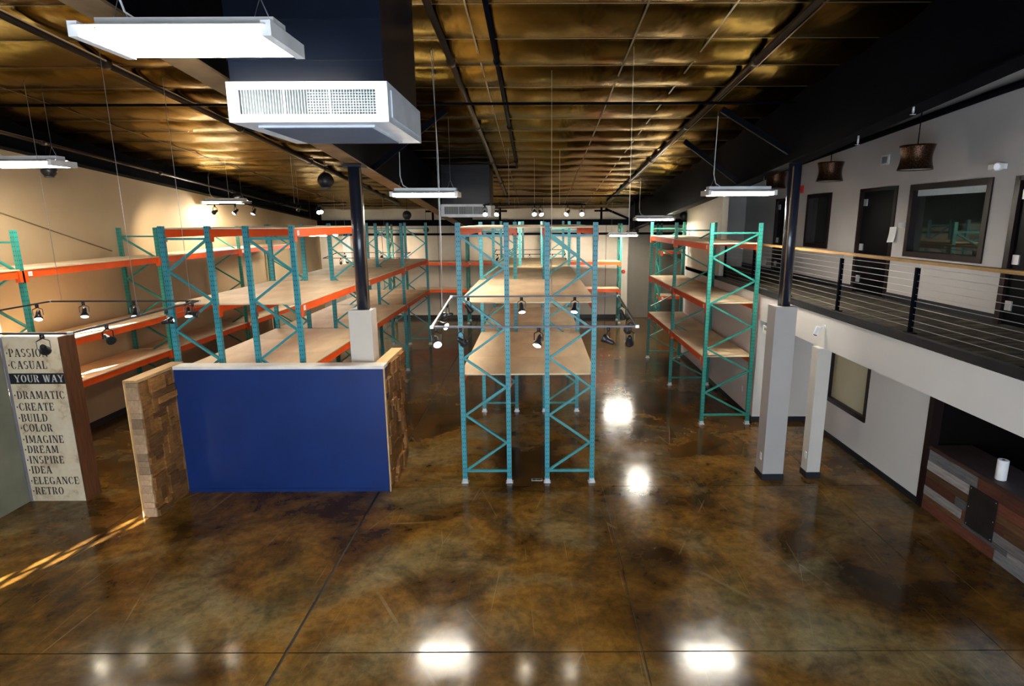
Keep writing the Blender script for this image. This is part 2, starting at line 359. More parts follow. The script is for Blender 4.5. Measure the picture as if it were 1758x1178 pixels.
# recess wall under loft with counter opening
WL_Y = (10.1, 11.5, 0.80, 2.15)
m = MB(); m.box(XREC, XREC + 0.12, 8.47, WL_Y[0], 0, 2.3); m.box(XREC, XREC + 0.12, WL_Y[1], 12.3, 0, 2.3)
m.box(XREC, XREC + 0.12, WL_Y[0], WL_Y[1], 0, WL_Y[2]); m.box(XREC, XREC + 0.12, WL_Y[0], WL_Y[1], WL_Y[3], 2.3)
struct(m.build('wall_recess', 'white_wall'), 'pale wall with a window under the loft', 'wall')
struct(B(XREC - 0.012, XREC, 8.47, 12.288, 0, 0.11).build('baseboard_recess', 'black_base'), 'black baseboard under the loft', 'baseboard')
w3 = struct(MB().box(XREC - 0.02, XREC + 0.05, WL_Y[0] - 0.02, WL_Y[0] + 0.05, WL_Y[2], WL_Y[3]).box(XREC - 0.02, XREC + 0.05, WL_Y[1] - 0.05, WL_Y[1] + 0.02, WL_Y[2], WL_Y[3])
            .box(XREC - 0.03, XREC + 0.06, WL_Y[0] - 0.02, WL_Y[1] + 0.02, WL_Y[2] - 0.04, WL_Y[2] + 0.05).box(XREC - 0.02, XREC + 0.05, WL_Y[0], WL_Y[1], WL_Y[3] - 0.05, WL_Y[3]).build('window_3', 'mahogany'), 'cream lit interior window under the loft', 'window')
B(XREC + 0.05, XREC + 0.07, WL_Y[0] + 0.05, WL_Y[1] - 0.05, WL_Y[2] + 0.05, WL_Y[3] - 0.05).build('pane', 'glass_cream', w3)
struct(B(XREC - 0.01, XREC + 0.14, 8.36, 8.47, 0, 2.3).build('trim_1', 'mahogany'), 'dark trim post at the end of the counter opening', 'trim')
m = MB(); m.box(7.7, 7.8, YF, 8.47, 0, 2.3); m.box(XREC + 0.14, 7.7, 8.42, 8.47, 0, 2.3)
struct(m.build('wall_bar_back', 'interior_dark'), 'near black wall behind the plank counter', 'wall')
tag(B(7.68, 7.699, 7.30, 7.38, 1.16, 1.28).build('wall_plate', 'plate'), 'white switch plate on the black wall behind the counter', 'switch plate')
# loft: slab, fascia, carpet, walls
struct(B(XLOFT + 0.15, XLW + 0.1, YF, 12.3, 2.3, 2.6).build('ceiling_recess', 'white_wall'), 'underside of the loft', 'ceiling')
struct(B(XLOFT, XLW + 0.1, YF, YEND, ZLOFT - 0.1, ZLOFT).build('floor_loft', 'loft_carpet'), 'dark patterned carpet on the loft', 'floor')
struct(B(XLOFT, XLOFT + 0.15, YF, 12.3, 2.3, ZLOFT - 0.1).build('wall_fascia', 'white_wall'), 'white fascia band along the loft edge', 'wall')
struct(B(XLOFT - 0.03, XLOFT + 0.06, YF, 15.25, ZLOFT - 0.08, ZLOFT + 0.015).build('trim_2', 'black_base'), 'black edge trim along the loft floor', 'trim')
DOORS = [(6.95, 8.10, 4.93), (10.85, 11.97, 4.95), (15.0, 16.15, 4.9)]
WINS = [(8.58, 10.40, 3.77, 4.95), (13.2, 14.33, 3.77, 4.95)]
m = MB(); cuts = sorted([(a, b, ZLOFT, c) for a, b, c in DOORS] + WINS); y = YF
for a, b, z0, z1 in cuts:
    w = slopewall('', XLW, XLW + 0.15, y, a, ZLOFT, ''); m.quadv(w.v, w.f)
    w = slopewall('', XLW, XLW + 0.15, a, b, z1, ''); m.quadv(w.v, w.f)
    if z0 > ZLOFT: m.box(XLW, XLW + 0.15, a, b, ZLOFT, z0)
    y = b
w = slopewall('', XLW, XLW + 0.15, y, YEND, ZLOFT, ''); m.quadv(w.v, w.f)
struct(m.build('wall_loft', 'grey_wall'), 'pale grey loft wall with doors and windows', 'wall')
bm = MB(); y = YF
for a, b, c in DOORS: bm.box(XLW - 0.015, XLW, y, a - 0.06, ZLOFT, ZLOFT + 0.13); y = b + 0.06
bm.box(XLW - 0.015, XLW, y, YEND - 0.15, ZLOFT, ZLOFT + 0.13)
struct(bm.build('baseboard_loft', 'black_base'), 'black baseboard along the loft wall', 'baseboard')
for k, (a, b, zt) in enumerate(DOORS):
    d = struct(MB().box(XLW - 0.02, XLW + 0.1, a - 0.06, a + 0.03, ZLOFT, zt + 0.03).box(XLW - 0.02, XLW + 0.1, b - 0.03, b + 0.06, ZLOFT, zt + 0.03).box(XLW - 0.02, XLW + 0.1, a, b, zt - 0.03, zt + 0.03)
               .build('door_%d' % (k + 2), 'mahogany'), ['black loft door at the right edge', 'black loft door with paper on its jamb', 'black loft door behind the round column'][k], 'door')
    B(XLW + 0.03, XLW + 0.08, a + 0.03, b - 0.03, ZLOFT + 0.01, zt - 0.03).build('leaf', 'door_black', d)
    for z in (3.15, 3.78, 4.65):
        B(XLW + 0.012, XLW + 0.03, b - 0.17, b - 0.06, z, z + 0.13).build('hinge', 'galvanised', d)
for k, (a, b, z0, z1) in enumerate(WINS):
    fr = MB(); t_ = 0.075
    fr.box(XLW - 0.025, XLW + 0.13, a - 0.02, a + t_, z0 - 0.02, z1 + 0.02).box(XLW - 0.025, XLW + 0.13, b - t_, b + 0.02, z0 - 0.02, z1 + 0.02)
    fr.box(XLW - 0.025, XLW + 0.13, a + t_, b - t_, z0 - 0.02, z0 + t_).box(XLW - 0.025, XLW + 0.13, a + t_, b - t_, z1 - t_, z1 + 0.02)
    d = struct(fr.build('window_%d' % (k + 4), 'mahogany'), ['large dark framed loft window with reflections', 'small dark framed loft window beside the column'][k], 'window')
    B(XLW + 0.09, XLW + 0.1, a + t_, b - t_, z0 + t_, z1 - t_).build('pane', 'glass_dark', d)
    if k == 0: B(XLW + 0.06, XLW + 0.085, a + t_, b - t_, z1 - t_ - 0.1, z1 - t_).build('roller_blind', 'blind', d)
# loft wall fittings
def grille(name, label, x, y0, y1, z0, z1, n=7):
    g = tag(empty(name, (x, (y0 + y1) / 2, z0)), label, 'vent')
    B(x - 0.012, x, y0, y1, z0, z1).build('backing', 'plate', g)
    for i in range(n):
        zz = z0 + 0.03 + (z1 - z0 - 0.06) * (i + 0.5) / n
        B(x - 0.02, x - 0.012, y0 + 0.05, y1 - 0.05, zz - 0.008, zz + 0.006).build('slat', 'wire', g)
grille('air_vent', 'white louvred vent high on the loft wall', XLW - 0.001, 11.17, 11.44, 5.38, 5.56)
grille('air_vent', 'white low vent at the far dark end of the loft', XLW - 0.001, 16.6, 16.95, 3.12, 3.32, 4)
g = tag(empty('emergency_light', (XLW, 8.45, 5.1)), 'white emergency lamp with round lens on the loft wall', 'lamp')
MB().box(XLW - 0.09, XLW - 0.001, 8.36, 8.60, 5.07, 5.14).build('body', 'plate', g)
MB().lathe((XLW - 0.03, 8.42, 5.10), (-1, -0.3, 0), [(0, 0.05), (0.09, 0.062), (0.1, 0.05)], 16).build('head', 'plate', g)
MB().lathe((XLW - 0.12, 8.388, 5.10), (-1, -0.3, 0), [(0.008, 0.042), (0.012, 0.042)], 16).build('lens', 'ring_led', g)
tag(MB().box(XLW - 0.06, XLW - 0.001, 14.62, 14.74, 5.02, 5.2).lathe((XLW - 0.06, 14.68, 5.11), (-1, 0, 0), [(0, 0.045), (0.02, 0.04)], 12).build('fire_alarm', 'red_plastic'), 'small red fire alarm on the loft wall', 'alarm')
tag(MB().box(XLW - 0.03, XLW - 0.001, 10.45, 10.62, 4.24, 4.33).box(XLW - 0.04, XLW - 0.03, 10.47, 10.55, 4.26, 4.31).build('thermostat', 'galvanised'), 'grey thermostat beside the loft door', 'thermostat')
m = MB()
for i in range(6):
    z = 4.26 - 0.055 * i; dx = 0.0012 * i * i
    m.v += [(XLW - 0.035 - dx, 10.66, z), (XLW - 0.035 - dx, 10.86, z - 0.01), (XLW - 0.031 - dx, 10.66, z), (XLW - 0.031 - dx, 10.86, z - 0.01)]
for i in range(5):
    a = 4 * i
    for f in ((a, a + 1, a + 5, a + 4), (a + 2, a + 6, a + 7, a + 3), (a, a + 4, a + 6, a + 2), (a + 1, a + 3, a + 7, a + 5)): m.f.append(f); m.sm.append(False)
tag(m.build('paper_sheet', 'paper'), 'white paper sheet hanging by the loft door', 'paper')
tag(MB().tube([(XLW - 0.1, YF + 0.1, 6.62), (XLW - 0.1, 8.5, 6.12), (XLW - 0.1, 14.7, 5.72), (XLW - 0.1, YEND - 0.2, 5.38)], 0.055, 8).build('sprinkler_pipe', 'black_steel'), 'black pipe sloping along the top of the loft wall', 'pipe')

# ---------------------------------------------------------------- ceiling foil, purlins, rafters
def foil(name, x0, x1, y0, y1, mat, dx=0.16, dy=0.0767, sag=0.10):
    nx = int((x1 - x0) / dx); ny = int((y1 - y0) / dy); v = []; f = []
    for j in range(ny + 1):
        y = y0 + (y1 - y0) * j / ny; ph = ((y - 12.12) / 0.92) % 1.0
        s = sag * (math.sin(PI * ph) ** 0.7)
        for i in range(nx + 1):
            x = x0 + (x1 - x0) * i / nx
            w = noise.noise((x * 0.9, y * 0.5, 3.1)); w2 = noise.noise((x * 3.1, y * 1.3, 8.2))
            ss = math.sin(PI * (((x + 9.7) / 1.83) % 1.0)) ** 0.5
            v.append((x, y, ceil_z(y) - s * (0.62 + 0.55 * w) * (0.45 + 0.55 * ss) - 0.016 * w2 * math.sin(PI * ph)))
    for j in range(ny):
        for i in range(nx):
            a = j * (nx + 1) + i; f.append((a, a + nx + 1, a + nx + 2, a + 1))
    me = bpy.data.meshes.new(name); me.from_pydata(v, [], f); me.polygons.foreach_set('use_smooth', [True] * len(f)); me.materials.append(M[mat]); me.update()
    o = link(name, me); WL[o] = Vector((0, 0, 0)); return o
ce = struct(foil('ceiling', XL, 4.1, YF, YB, 'foil_insulation'), 'wrinkled bronze-tinted foil insulation ceiling', 'ceiling')
c2 = struct(foil('ceiling_loft', 4.1, XR, YF, YB, 'black_ceiling', 0.5, 0.23), 'black ceiling over the loft', 'ceiling')
roof = MB(); roof.quadv([(XL - .3, YF - .3, ceil_z(YF) + .12), (XR + .3, YF - .3, ceil_z(YF) + .12), (XR + .3, YB + .3, ceil_z(YB) + .08), (XL - .3, YB + .3, ceil_z(YB) + .08),
                         (XL - .3, YF - .3, ceil_z(YF) + .2), (XR + .3, YF - .3, ceil_z(YF) + .2), (XR + .3, YB + .3, ceil_z(YB) + .2), (XL - .3, YB + .3, ceil_z(YB) + .2)],
                        [(0, 3, 2, 1), (4, 5, 6, 7), (0, 1, 5, 4), (1, 2, 6, 5), (2, 3, 7, 6), (3, 0, 4, 7)])
struct(roof.build('ceiling_roof_deck', 'black_ceiling'))
pm = B(-1, 1, -0.008, 0.008, -0.012, 0).mesh('purlin_strap', 'strap', (0, 0, 0))
y = 12.12 - 0.92 * 15
while y < YB - 0.2:
    if y > 3.0:
        o = put('purlin_strap', pm, ((XL + 4.1) / 2, y, ceil_z(y) + 0.002), ce); o.scale = ((4.1 - XL) / 2 - 0.02, 1, 1)
    y += 0.92
for k, x in enumerate((-7.85, -4.2, -0.72, 1.15, 2.05, 2.95)):
    MB().bar((x, 4, ceil_z(4) - 0.045), (x, YB - 0.1, ceil_z(YB - 0.1) - 0.045), 0.02, 0.008).build('seam_strap', 'strap', ce)
def rafter(x, depth, y0, label, flange='bare_flange', zb=None):
    r = tag(empty('roof_rafter', (x, y0, 5)), label, 'rafter')
    def zbot(y): return zb(y)
    n = 10; m = MB(); fb = MB()
    for i in range(n):
        ya, yb = y0 + (YB - 0.02 - y0) * i / n, y0 + (YB - 0.02 - y0) * (i + 1) / n
        for mm, hw, lo, hi in ((m, 0.02, 0.02, None), (fb, 0.13, 0, 0.022)):
            za0, zb0 = zbot(ya) + lo, zbot(yb) + lo
            za1, zb1 = (ceil_z(ya) + 0.02, ceil_z(yb) + 0.02) if hi is None else (zbot(ya) + hi, zbot(yb) + hi)
            mm.quadv([(x - hw, ya, za0), (x + hw, ya, za0), (x + hw, yb, zb0), (x - hw, yb, zb0), (x - hw, ya, za1), (x + hw, ya, za1), (x + hw, yb, zb1), (x - hw, yb, zb1)],
                     [(0, 3, 2, 1), (4, 5, 6, 7), (1, 2, 6, 5), (3, 0, 4, 7)] + ([(0, 1, 5, 4)] if i == 0 else []) + ([(2, 3, 7, 6)] if i == n - 1 else []))
    m.build('web', 'black_steel', r); fb.build('bottom_flange', flange, r)
    return r
def zr_left(y): return 5.26 - 0.083 * (y - 9.5) if y > 9.5 else 5.26 - 0.09 * (y - 9.5)
def zr_right(y): return 5.27 - 0.083 * (y - 9.5) if y > 9.5 else 5.27 - 0.098 * (y - 9.5)
def zr_wall(y): return 5.69 - 0.084 * (y - 11.02)
rafter(-2.85, 1.1, 3.0, 'black steel rafter with brown bottom flange over the blue partition', zb=zr_left)
loft_rafter = rafter(4.1, 1.1, YF + 0.1, 'black steel rafter above the loft railing', 'black_steel', zr_right)
rafter(XL + 0.14, 0.5, YF + 0.1, 'black steel rafter against the tan wall', 'black_steel', zr_wall)
# transverse rod and knee braces
tag(MB().tube([(XL + 0.1, 9.61, ceil_z(9.61) - 0.175), (4.05, 9.61, ceil_z(9.61) - 0.175)], 0.022, 6).build('cross_pipe', 'black_steel'), 'thin black pipe crossing under the foil ceiling', 'pipe')
tag(MB().tube([(-1.8, 20.9, ceil_z(20.9) - 0.19), (4.05, 20.9, ceil_z(20.9) - 0.19)], 0.03, 6).build('cross_pipe', 'black_steel'), 'black pipe crossing the ceiling above the end racks', 'pipe')
for (a, b, l) in (((2.93, 9.75, 6.1), (4.05, 9.75, 5.45), 'blue black knee brace nearer the round column'), ((2.93, 12.1, 5.92), (4.05, 12.1, 5.12), 'blue black knee brace above the hanging lamp'),
                  ((-1.5, 10.3, 6.2), (-2.8, 10.3, 5.25), 'black knee brace behind the large air unit'), ((4.0, 25.2, 4.4), (2.9, 25.2, 4.86), 'small black knee brace by the grey door')):
    tag(MB().bar(a, b, 0.07, 0.09).build('knee_brace', 'black_steel'), l, 'brace')
# sprinkler pipes
def ypipe(x, y0, y1, r, label, mat='pipe_brown', drop=0.1):
    p = tag(empty('sprinkler_pipe', (x, y0, ceil_z(y0) - drop)), label, 'pipe')
    MB().tube([(x, y0, ceil_z(y0) - drop), (x, y1, ceil_z(y1) - drop)], r, 8).build('pipe_run', mat, p)
    y = y0 + 4.5
    while y < y1:
        z = ceil_z(y) - drop
        MB().tube([(x, y - 0.05, z + 0.004), (x, y + 0.05, z - 0.004)], r * 1.45, 8).build('coupling', mat, p)
        MB().tube([(x, y + 0.2, z), (x, y + 0.2, z + drop + 0.02)], 0.008, 5).build('hanger_rod', 'black_steel', p)
        y += 3.4
    return p
ypipe(-1.08, 3.5, 23.4, 0.042, 'bronze sprinkler pipe beside the near air unit')
thin_pipe = ypipe(-0.5, 3.5, 15.7, 0.03, 'shorter thin dark pipe ending over the middle rack', 'black_steel')
ypipe(2.8, 3.5, 23.6, 0.042, 'bronze sprinkler pipe right of the middle rack')
ypipe(-5.5, 3.5, 24.0, 0.05, 'dark sprinkler pipe over the left double rack')
ypipe(-9.2, 3.5, 24.0, 0.032, 'thin pipe near the top of the tan wall', drop=0.35)
MB().tube([(-1.02, 15.66, ceil_z(15.7) - 0.1), (-0.5, 15.66, ceil_z(15.7) - 0.1)], 0.03, 8).build('branch_arm', 'black_steel', thin_pipe)
for x, l in ((-4.4, 'left'), (-1.55, 'middle'), (2.75, 'right')):
    tag(MB().tube([(x, 25.3, 4.2), (x, 25.3, ceil_z(25.3) - 0.12)], 0.05, 8).tube([(x - 0.3, 25.3, 4.78), (x + 0.3, 25.3, 4.78)], 0.04, 8).build('riser_pipe', 'black_steel'),
        'black pipe riser with tee at the end wall, %s of three' % l, 'pipe')

# ---------------------------------------------------------------- columns
def wrap_column(x0, x1, y0, y1, zt, label, cat='column', mat='column_wrap'):
    c = tag(empty('boxed_column', ((x0 + x1) / 2, (y0 + y1) / 2, 0)), label, cat)
    B(x0, x1, y0, y1, 0.11, zt).build('casing', mat, c)
    B(x0 - 0.012, x1 + 0.012, y0 - 0.012, y1 + 0.012, 0, 0.11).build('base_trim', 'black_base', c)
    return c
cR = wrap_column(3.87, 4.22, 9.34, 9.66, 3.01, 'grey boxed column with a round black steel post by the loft')
MB().tube([(4.06, 9.5, 3.0), (4.06, 9.5, 5.25)], 0.098, 24).build('steel_post', 'black_gloss', cR)
MB().tube([(3.99, 9.40, 3.02), (3.99, 9.40, 5.2)], 0.012, 6).build('conduit', 'bare_flange', cR)
cL = wrap_column(-3.06, -2.69, 9.34, 9.66, 2.98, 'white boxed column with black steel post behind the blue partition', mat='column_pale')
MB().tube([(-2.85, 9.5, 2.97), (-2.85, 9.5, 5.24)], 0.105, 24).build('steel_post', 'black_gloss', cL)
MB().box(-3.0, -2.7, 9.35, 9.65, 5.22, 5.255).build('cap_plate', 'black_gloss', cL)
MB().tube([(-2.74, 9.40, 2.98), (-2.74, 9.40, 5.2)], 0.012, 6).build('conduit', 'bare_flange', cL)
cS = wrap_column(4.66, 4.885, 9.41, 9.63, 2.3, 'slim pale boxed column under the loft fascia', mat='column_pale')
for (x, y, l) in ((3.87, 9.47, 'white outlet plate low on the larger boxed column'), (4.66, 9.50, 'white outlet plate low on the slim column')):
    o = tag(empty('outlet', (x, y, 0.33)), l, 'outlet')
    B(x - 0.007, x - 0.0005, y - 0.035, y + 0.035, 0.33, 0.45).build('plate', 'plate', o)
    for z in (0.355, 0.405): B(x - 0.009, x - 0.007, y - 0.016, y + 0.016, z, z + 0.025).build('socket', 'lamp_white', o)
# plates on the lower wall behind right rack
for y, z in ((13.0, 0.5), (15.9, 0.5)):
    tag(B(XLOFT - 0.008, XLOFT - 0.0005, y - 0.035, y + 0.035, z, z + 0.12).build('outlet_plate', 'plate'), 'white outlet plate behind the short rack, %s one' % ('nearer' if y < 14 else 'farther'), 'outlet')

# ---------------------------------------------------------------- loft railing
rl = tag(empty('cable_railing', (4.85, 3.0, ZLOFT)), 'steel cable railing with wooden handrail along the loft', 'railing')
B(4.80, 4.91, YF + 0.05, 15.2, 3.845, 3.885).build('handrail', 'handrail_wood', rl)
for y in (5.56, 7.44, 9.32, 11.2, 13.1, 15.1, 3.68):
    p = B(4.825, 4.875, y - 0.02, y + 0.02, ZLOFT + 0.016, 3.79).build('post', 'black_steel', rl)
    B(4.79, 4.91, y - 0.06, y + 0.06, ZLOFT + 0.001, ZLOFT + 0.018).build('foot_plate', 'black_steel', p)
    for dy in (-0.012, 0.012): MB().tube([(4.85, y + dy, 3.78), (4.85, y + dy, 3.846)], 0.005, 6).build('pin', 'galvanised', p)
for i in range(10):
    z = ZLOFT + 0.085 * (i + 1)
    MB().tube([(4.85, YF + 0.1, z), (4.85, 15.2, z)], 0.0035, 5).build('cable', 'wire', rl)

# ---------------------------------------------------------------- racks
def c_section(h, w=0.076, d=0.07, t=0.008, flip=1):
    pr = [(-w / 2, -d / 2), (w / 2, -d / 2), (w / 2, d / 2), (w / 2 - 0.022, d / 2), (w / 2 - 0.022, d / 2 - t), (w / 2 - t, d / 2 - t), (w / 2 - t, -d / 2 + t),
          (-w / 2 + t, -d / 2 + t), (-w / 2 + t, d / 2 - t), (-w / 2 + 0.022, d / 2 - t), (-w / 2 + 0.022, d / 2), (-w / 2, d / 2)]
    n = len(pr); m = MB(); m.v = [(x, y * flip, 0.012) for x, y in pr] + [(x, y * flip, h) for x, y in pr]
    for i in range(n):
        j = (i + 1) % n; m.f.append((i, j, n + j, n + i) if flip > 0 else (j, i, n + i, n + j)); m.sm.append(False)
    for q in ((0, 1, 6, 7), (1, 2, 5, 6), (2, 3, 4, 5), (0, 7, 8, 11), (8, 9, 10, 11)):
        m.f.append(tuple(n + k for k in q) if flip > 0 else tuple(n + k for k in reversed(q))); m.sm.append(False)
    return m
CACHE = {}
def cached(key, fn):
    if key not in CACHE: CACHE[key] = fn()
    return CACHE[key]
def rack(label, cross, along, levels, height, style, axis='y', start=None, rungs=8, group='pallet racks', deck_span=None, top=None, nboards=3, stick=True, beams_at=None, zpat=(0.2, None)):
    """cross: list of frames as (c0, c1) pairs across; along: frame stations; levels: list of (deck z, number of bays)"""
    pm_, bm_ = ('teal_post', 'teal_brace') if style == 'teal' else ('green_post', 'green_brace')
    sw = axis == 'x'
    def P(a, b, z): return (b, a, z) if sw else (a, b, z)
    a_all = [c for pr in cross for c in pr]; amin, amax = min(a_all), max(a_all)
    root = tag(empty('pallet_rack', P((amin + amax) / 2, along[0], 0)), label, 'rack', group)
    def bx(a0, a1, b0, b1, z0, z1): return B(b0, b1, a0, a1, z0, z1) if sw else B(a0, a1, b0, b1, z0, z1)
    pmesh = [cached(('post', height, style, sw, s), lambda s=s: (lambda m: (m.__setattr__('v', [(y, x, z) for x, y, z in m.v]), m.__setattr__('f', [tuple(reversed(f)) for f in m.f])) and m)(c_section(height, flip=1)).mesh('post', pm_, (0, 0, 0))
                    if False else c_section(height, flip=1).mesh('post', pm_, (0, 0, 0))) for s in (0,)]
    fmesh = cached('foot', lambda: MB().box(-0.062, 0.062, -0.055, 0.055, 0.0, 0.010).box(-0.043, 0.043, -0.04, 0.04, 0.0105, 0.075).mesh('foot_plate', 'galvanised', (0, 0, 0)))
    zlo, zhi = 0.21, height - 0.2
    for fi, b in enumerate(along):
        for k, (c0, c1) in enumerate(cross):
            for c in (c0, c1):
                p = put('post', pmesh[0], P(c, b, 0), root)
                put('foot_plate', fmesh, P(c, b, 0), p)
            st = (start[k] if start else 0)
            lo, hi = c0 + 0.04, c1 - 0.04
            segs = [((lo, zlo), (hi, zlo)), ((lo, zhi), (hi, zhi))]
            z = [zlo + 0.02 + (zhi - zlo - 0.04) * i / rungs for i in range(rungs + 1)]
            for i in range(rungs):
                s0 = (i + st) % 2
                segs.append((((lo, hi)[s0], z[i]), ((hi, lo)[s0], z[i + 1])))
            for si, (p0, p1) in enumerate(segs):
                def mk(p0=p0, p1=p1):
                    q0, q1 = P(p0[0], 0, p0[1]), P(p1[0], 0, p1[1]); o0 = q0
                    return MB().bar(q0, q1, 0.034, 0.046, (0, 1, 0) if not sw else (1, 0, 0)).mesh('brace', bm_, o0)
                me = cached(('brace', round(lo, 3), round(hi, 3), si, st, rungs, height, sw, style), mk)
                put('brace', me, P(p0[0], b, p0[1]), root)
    for li, (zd, nb0, nb1) in enumerate(levels):
        for bi in range(nb0, nb1):
            b0, b1 = along[bi] + 0.037, along[bi + 1] - 0.037
            for pi, c in enumerate(a_all):
                inner = c not in (amin, amax)
                m = bx(c - 0.024, c + 0.024, b0 + 0.006, b1 - 0.006, zd - 0.15, zd - 0.022)
                out = -1 if (c == amin or (inner and pi % 2 == 0)) else 1
                for bb in (b0, b1):
                    s = 1 if bb == b0 else -1
                    e0, e1 = sorted((bb + s * 0.001, bb + s * 0.05)); e2, e3 = sorted((bb - s * 0.055, bb + s * 0.05))
                    t_ = bx(c - 0.03, c + 0.03, e0, e1, zd - 0.22, zd - 0.025); m.quadv(t_.v, t_.f)
                    t_ = bx(*(sorted((c + out * 0.040, c + out * 0.047))), e2, e3, zd - 0.22, zd - 0.025); m.quadv(t_.v, t_.f)
                o = m.build('beam', 'orange_beam', root)
                if stick and not inner:
                    x = c + out * 0.048; lo_, hi_ = sorted((x, x + out * 0.002))
                    bx(lo_ - 0.0 if out > 0 else lo_, hi_, b0 + 0.055, b0 + 0.14, zd - 0.125, zd - 0.045).build('sticker', 'sticker', o)
            n = nboards; a0, a1 = amin - 0.036, amax + 0.036
            for q in range(n):
                q0 = b0 + 0.003 + (b1 - b0 - 0.006) * q / n; q1 = b0 + 0.003 + (b1 - b0 - 0.006) * (q + 1) / n - 0.003
                bx(a0, a1, q0, q1, zd - 0.021, zd).build('deck_board', 'particle_board', root)
    return root
YC = [9.30, 13.08, 16.87, 20.65]
rack('teal double pallet rack standing in the middle of the floor', [(-1.237, -0.48), (0.165, 0.925)], YC, [(1.91, 0, 3), (3.11, 0, 3), (4.30, 0, 1)], 4.365, 'teal', start=[0, 0])
YL = [9.37, 13.13, 16.93, 20.70]
rack('teal double pallet rack behind the blue partition', [(-5.93, -5.20), (-4.60, -3.87)], YL, [(2.0, 0, 3), (3.09, 0, 3), (4.30, 0, 1)], 4.33, 'teal', start=[1, 0])
rack('green single rack along the tan left wall', [(-9.58, -8.74)], [6.2, 9.9, 13.6, 17.3, 21.0], [(1.43, 0, 4), (2.26, 0, 4), (3.62, 0, 4)], 4.27, 'green', start=[0])
rack('green short rack of two bays beside the loft', [(3.60, 4.60)], [12.17, 15.26, 18.47], [(1.52, 0, 2), (2.68, 0, 2), (3.92, 0, 2)], 4.325, 'green', start=[1])
rack('green rack across the end wall behind the middle rack', [(24.95, 25.75)], [-6.30, -2.97, 0.30, 3.57], [(1.52, 0, 3), (2.68, 0, 3)], 4.25, 'green', axis='x', start=[0], stick=True)
rack('green rack in the far right corner before the grey door', [(24.9, 25.7)], [5.25, 8.4], [(1.2, 0, 1), (3.12, 0, 1)], 4.25, 'green', axis='x', start=[0])

# opaque panes added in the unseen window behind the viewer to block the sun
w6 = struct(MB().box(-3.8, 5.0, YF - 0.12, YF - 0.08, 0.4, 0.48).box(-3.8, 5.0, YF - 0.12, YF - 0.08, 3.92, 4.0).build('window_6', 'mahogany'))
for i in range(4):
    x = -3.8 + 2.2 * i
    B(x + 0.03, x + 2.17, YF - 0.11, YF - 0.09, 0.48, 3.92).build('pane', 'glass_cream', w6)
    B(x - 0.03, x + 0.03, YF - 0.12, YF - 0.08, 0.48, 3.92).build('mullion', 'mahogany', w6)

# ---------------------------------------------------------------- hanging strip lamps
def high_bay(x, y, z, label, L=1.22, wd=0.56, cord=True, k=1.0):
    h = tag(empty('strip_lamp', (x, y, z)), label, 'lamp', 'hanging fluorescent strip lamps')
    m = MB().box(x - L / 2 + 0.05, x + L / 2 - 0.05, y - 0.09, y + 0.09, z + 0.035, z + 0.10)
    m.build('housing', 'lamp_white', h)
    r = MB()
    for s in (-1, 1):
        y0, y1 = y + s * 0.09, y + s * wd / 2
        r.quadv([(x - L / 2 + 0.03, y0, z + 0.045), (x + L / 2 - 0.03, y0, z + 0.045), (x + L / 2 - 0.03, y1, z + 0.0), (x - L / 2 + 0.03, y1, z + 0.0),
                 (x - L / 2 + 0.03, y0, z + 0.05), (x + L / 2 - 0.03, y0, z + 0.05), (x + L / 2 - 0.03, y1, z + 0.005), (x - L / 2 + 0.03, y1, z + 0.005)],
                [(0, 3, 2, 1), (4, 5, 6, 7), (0, 1, 5, 4), (1, 2, 6, 5), (2, 3, 7, 6), (3, 0, 4, 7)])
    r.box(x - L / 2 + 0.03, x + L / 2 - 0.03, y - 0.09, y + 0.09, z + 0.028, z + 0.034)
    r.build('reflector', 'lamp_white', h)
    for s in (-1, 1):
        xe = x + s * L / 2
        B(min(xe, xe - s * 0.06), max(xe, xe - s * 0.06), y - wd / 2 + 0.02, y + wd / 2 - 0.02, z - 0.058, z + 0.03).build('end_cap', 'lamp_white', h)
        hk = x + s * (L / 2 - 0.16)
        w = MB().tube([(hk - 0.06, y, z + 0.09), (hk, y, z + 0.24), (hk, y, ceil_z(y) - 0.02)], 0.0035, 5).tube([(hk + 0.06, y, z + 0.09), (hk, y, z + 0.24)], 0.0035, 5)
        w.build('hanging_wire', 'wire', h)
    for i in range(6):
        yy = y - wd / 2 + 0.055 + (wd - 0.11) * i / 5
        MB().tube([(x - L / 2 + 0.062, yy, z - 0.03), (x + L / 2 - 0.062, yy, z - 0.03)], 0.024, 8).build('tube', 'tube', h)
    if cord:
        hk = x - L / 2 + 0.16
        MB().tube([(hk + 0.12, y, z + 0.1), (hk + 0.03, y, z + 0.16), (hk - 0.012, y, z + 0.32), (hk + 0.01, y, ceil_z(y) - 0.05)], 0.007, 6).build('power_cord', 'cord_white', h)
    return h
high_bay(-2.2, 4.07, 5.55, 'large bright strip lamp hanging nearest the viewer, above the air unit')
high_bay(-2.02, 11.0, 4.88, 'strip lamp hanging right of the black column')
high_bay(3.66, 10.9, 4.88, 'strip lamp hanging above the green rack beside the loft')
high_bay(-7.95, 9.45, 5.30, 'strip lamp hanging at the left edge by the tan wall')
high_bay(-8.95, 17.3, 4.95, 'strip lamp hanging over the tan wall rack, farther one')
high_bay(3.66, 18.6, 4.43, 'strip lamp hanging over the far end of the green short rack')
high_bay(3.50, 24.1, 3.80, 'small looking strip lamp before the end wall right', cord=False)
high_bay(-7.75, 21.6, 3.92, 'strip lamp seen under the top shelf near the end wall', cord=False)

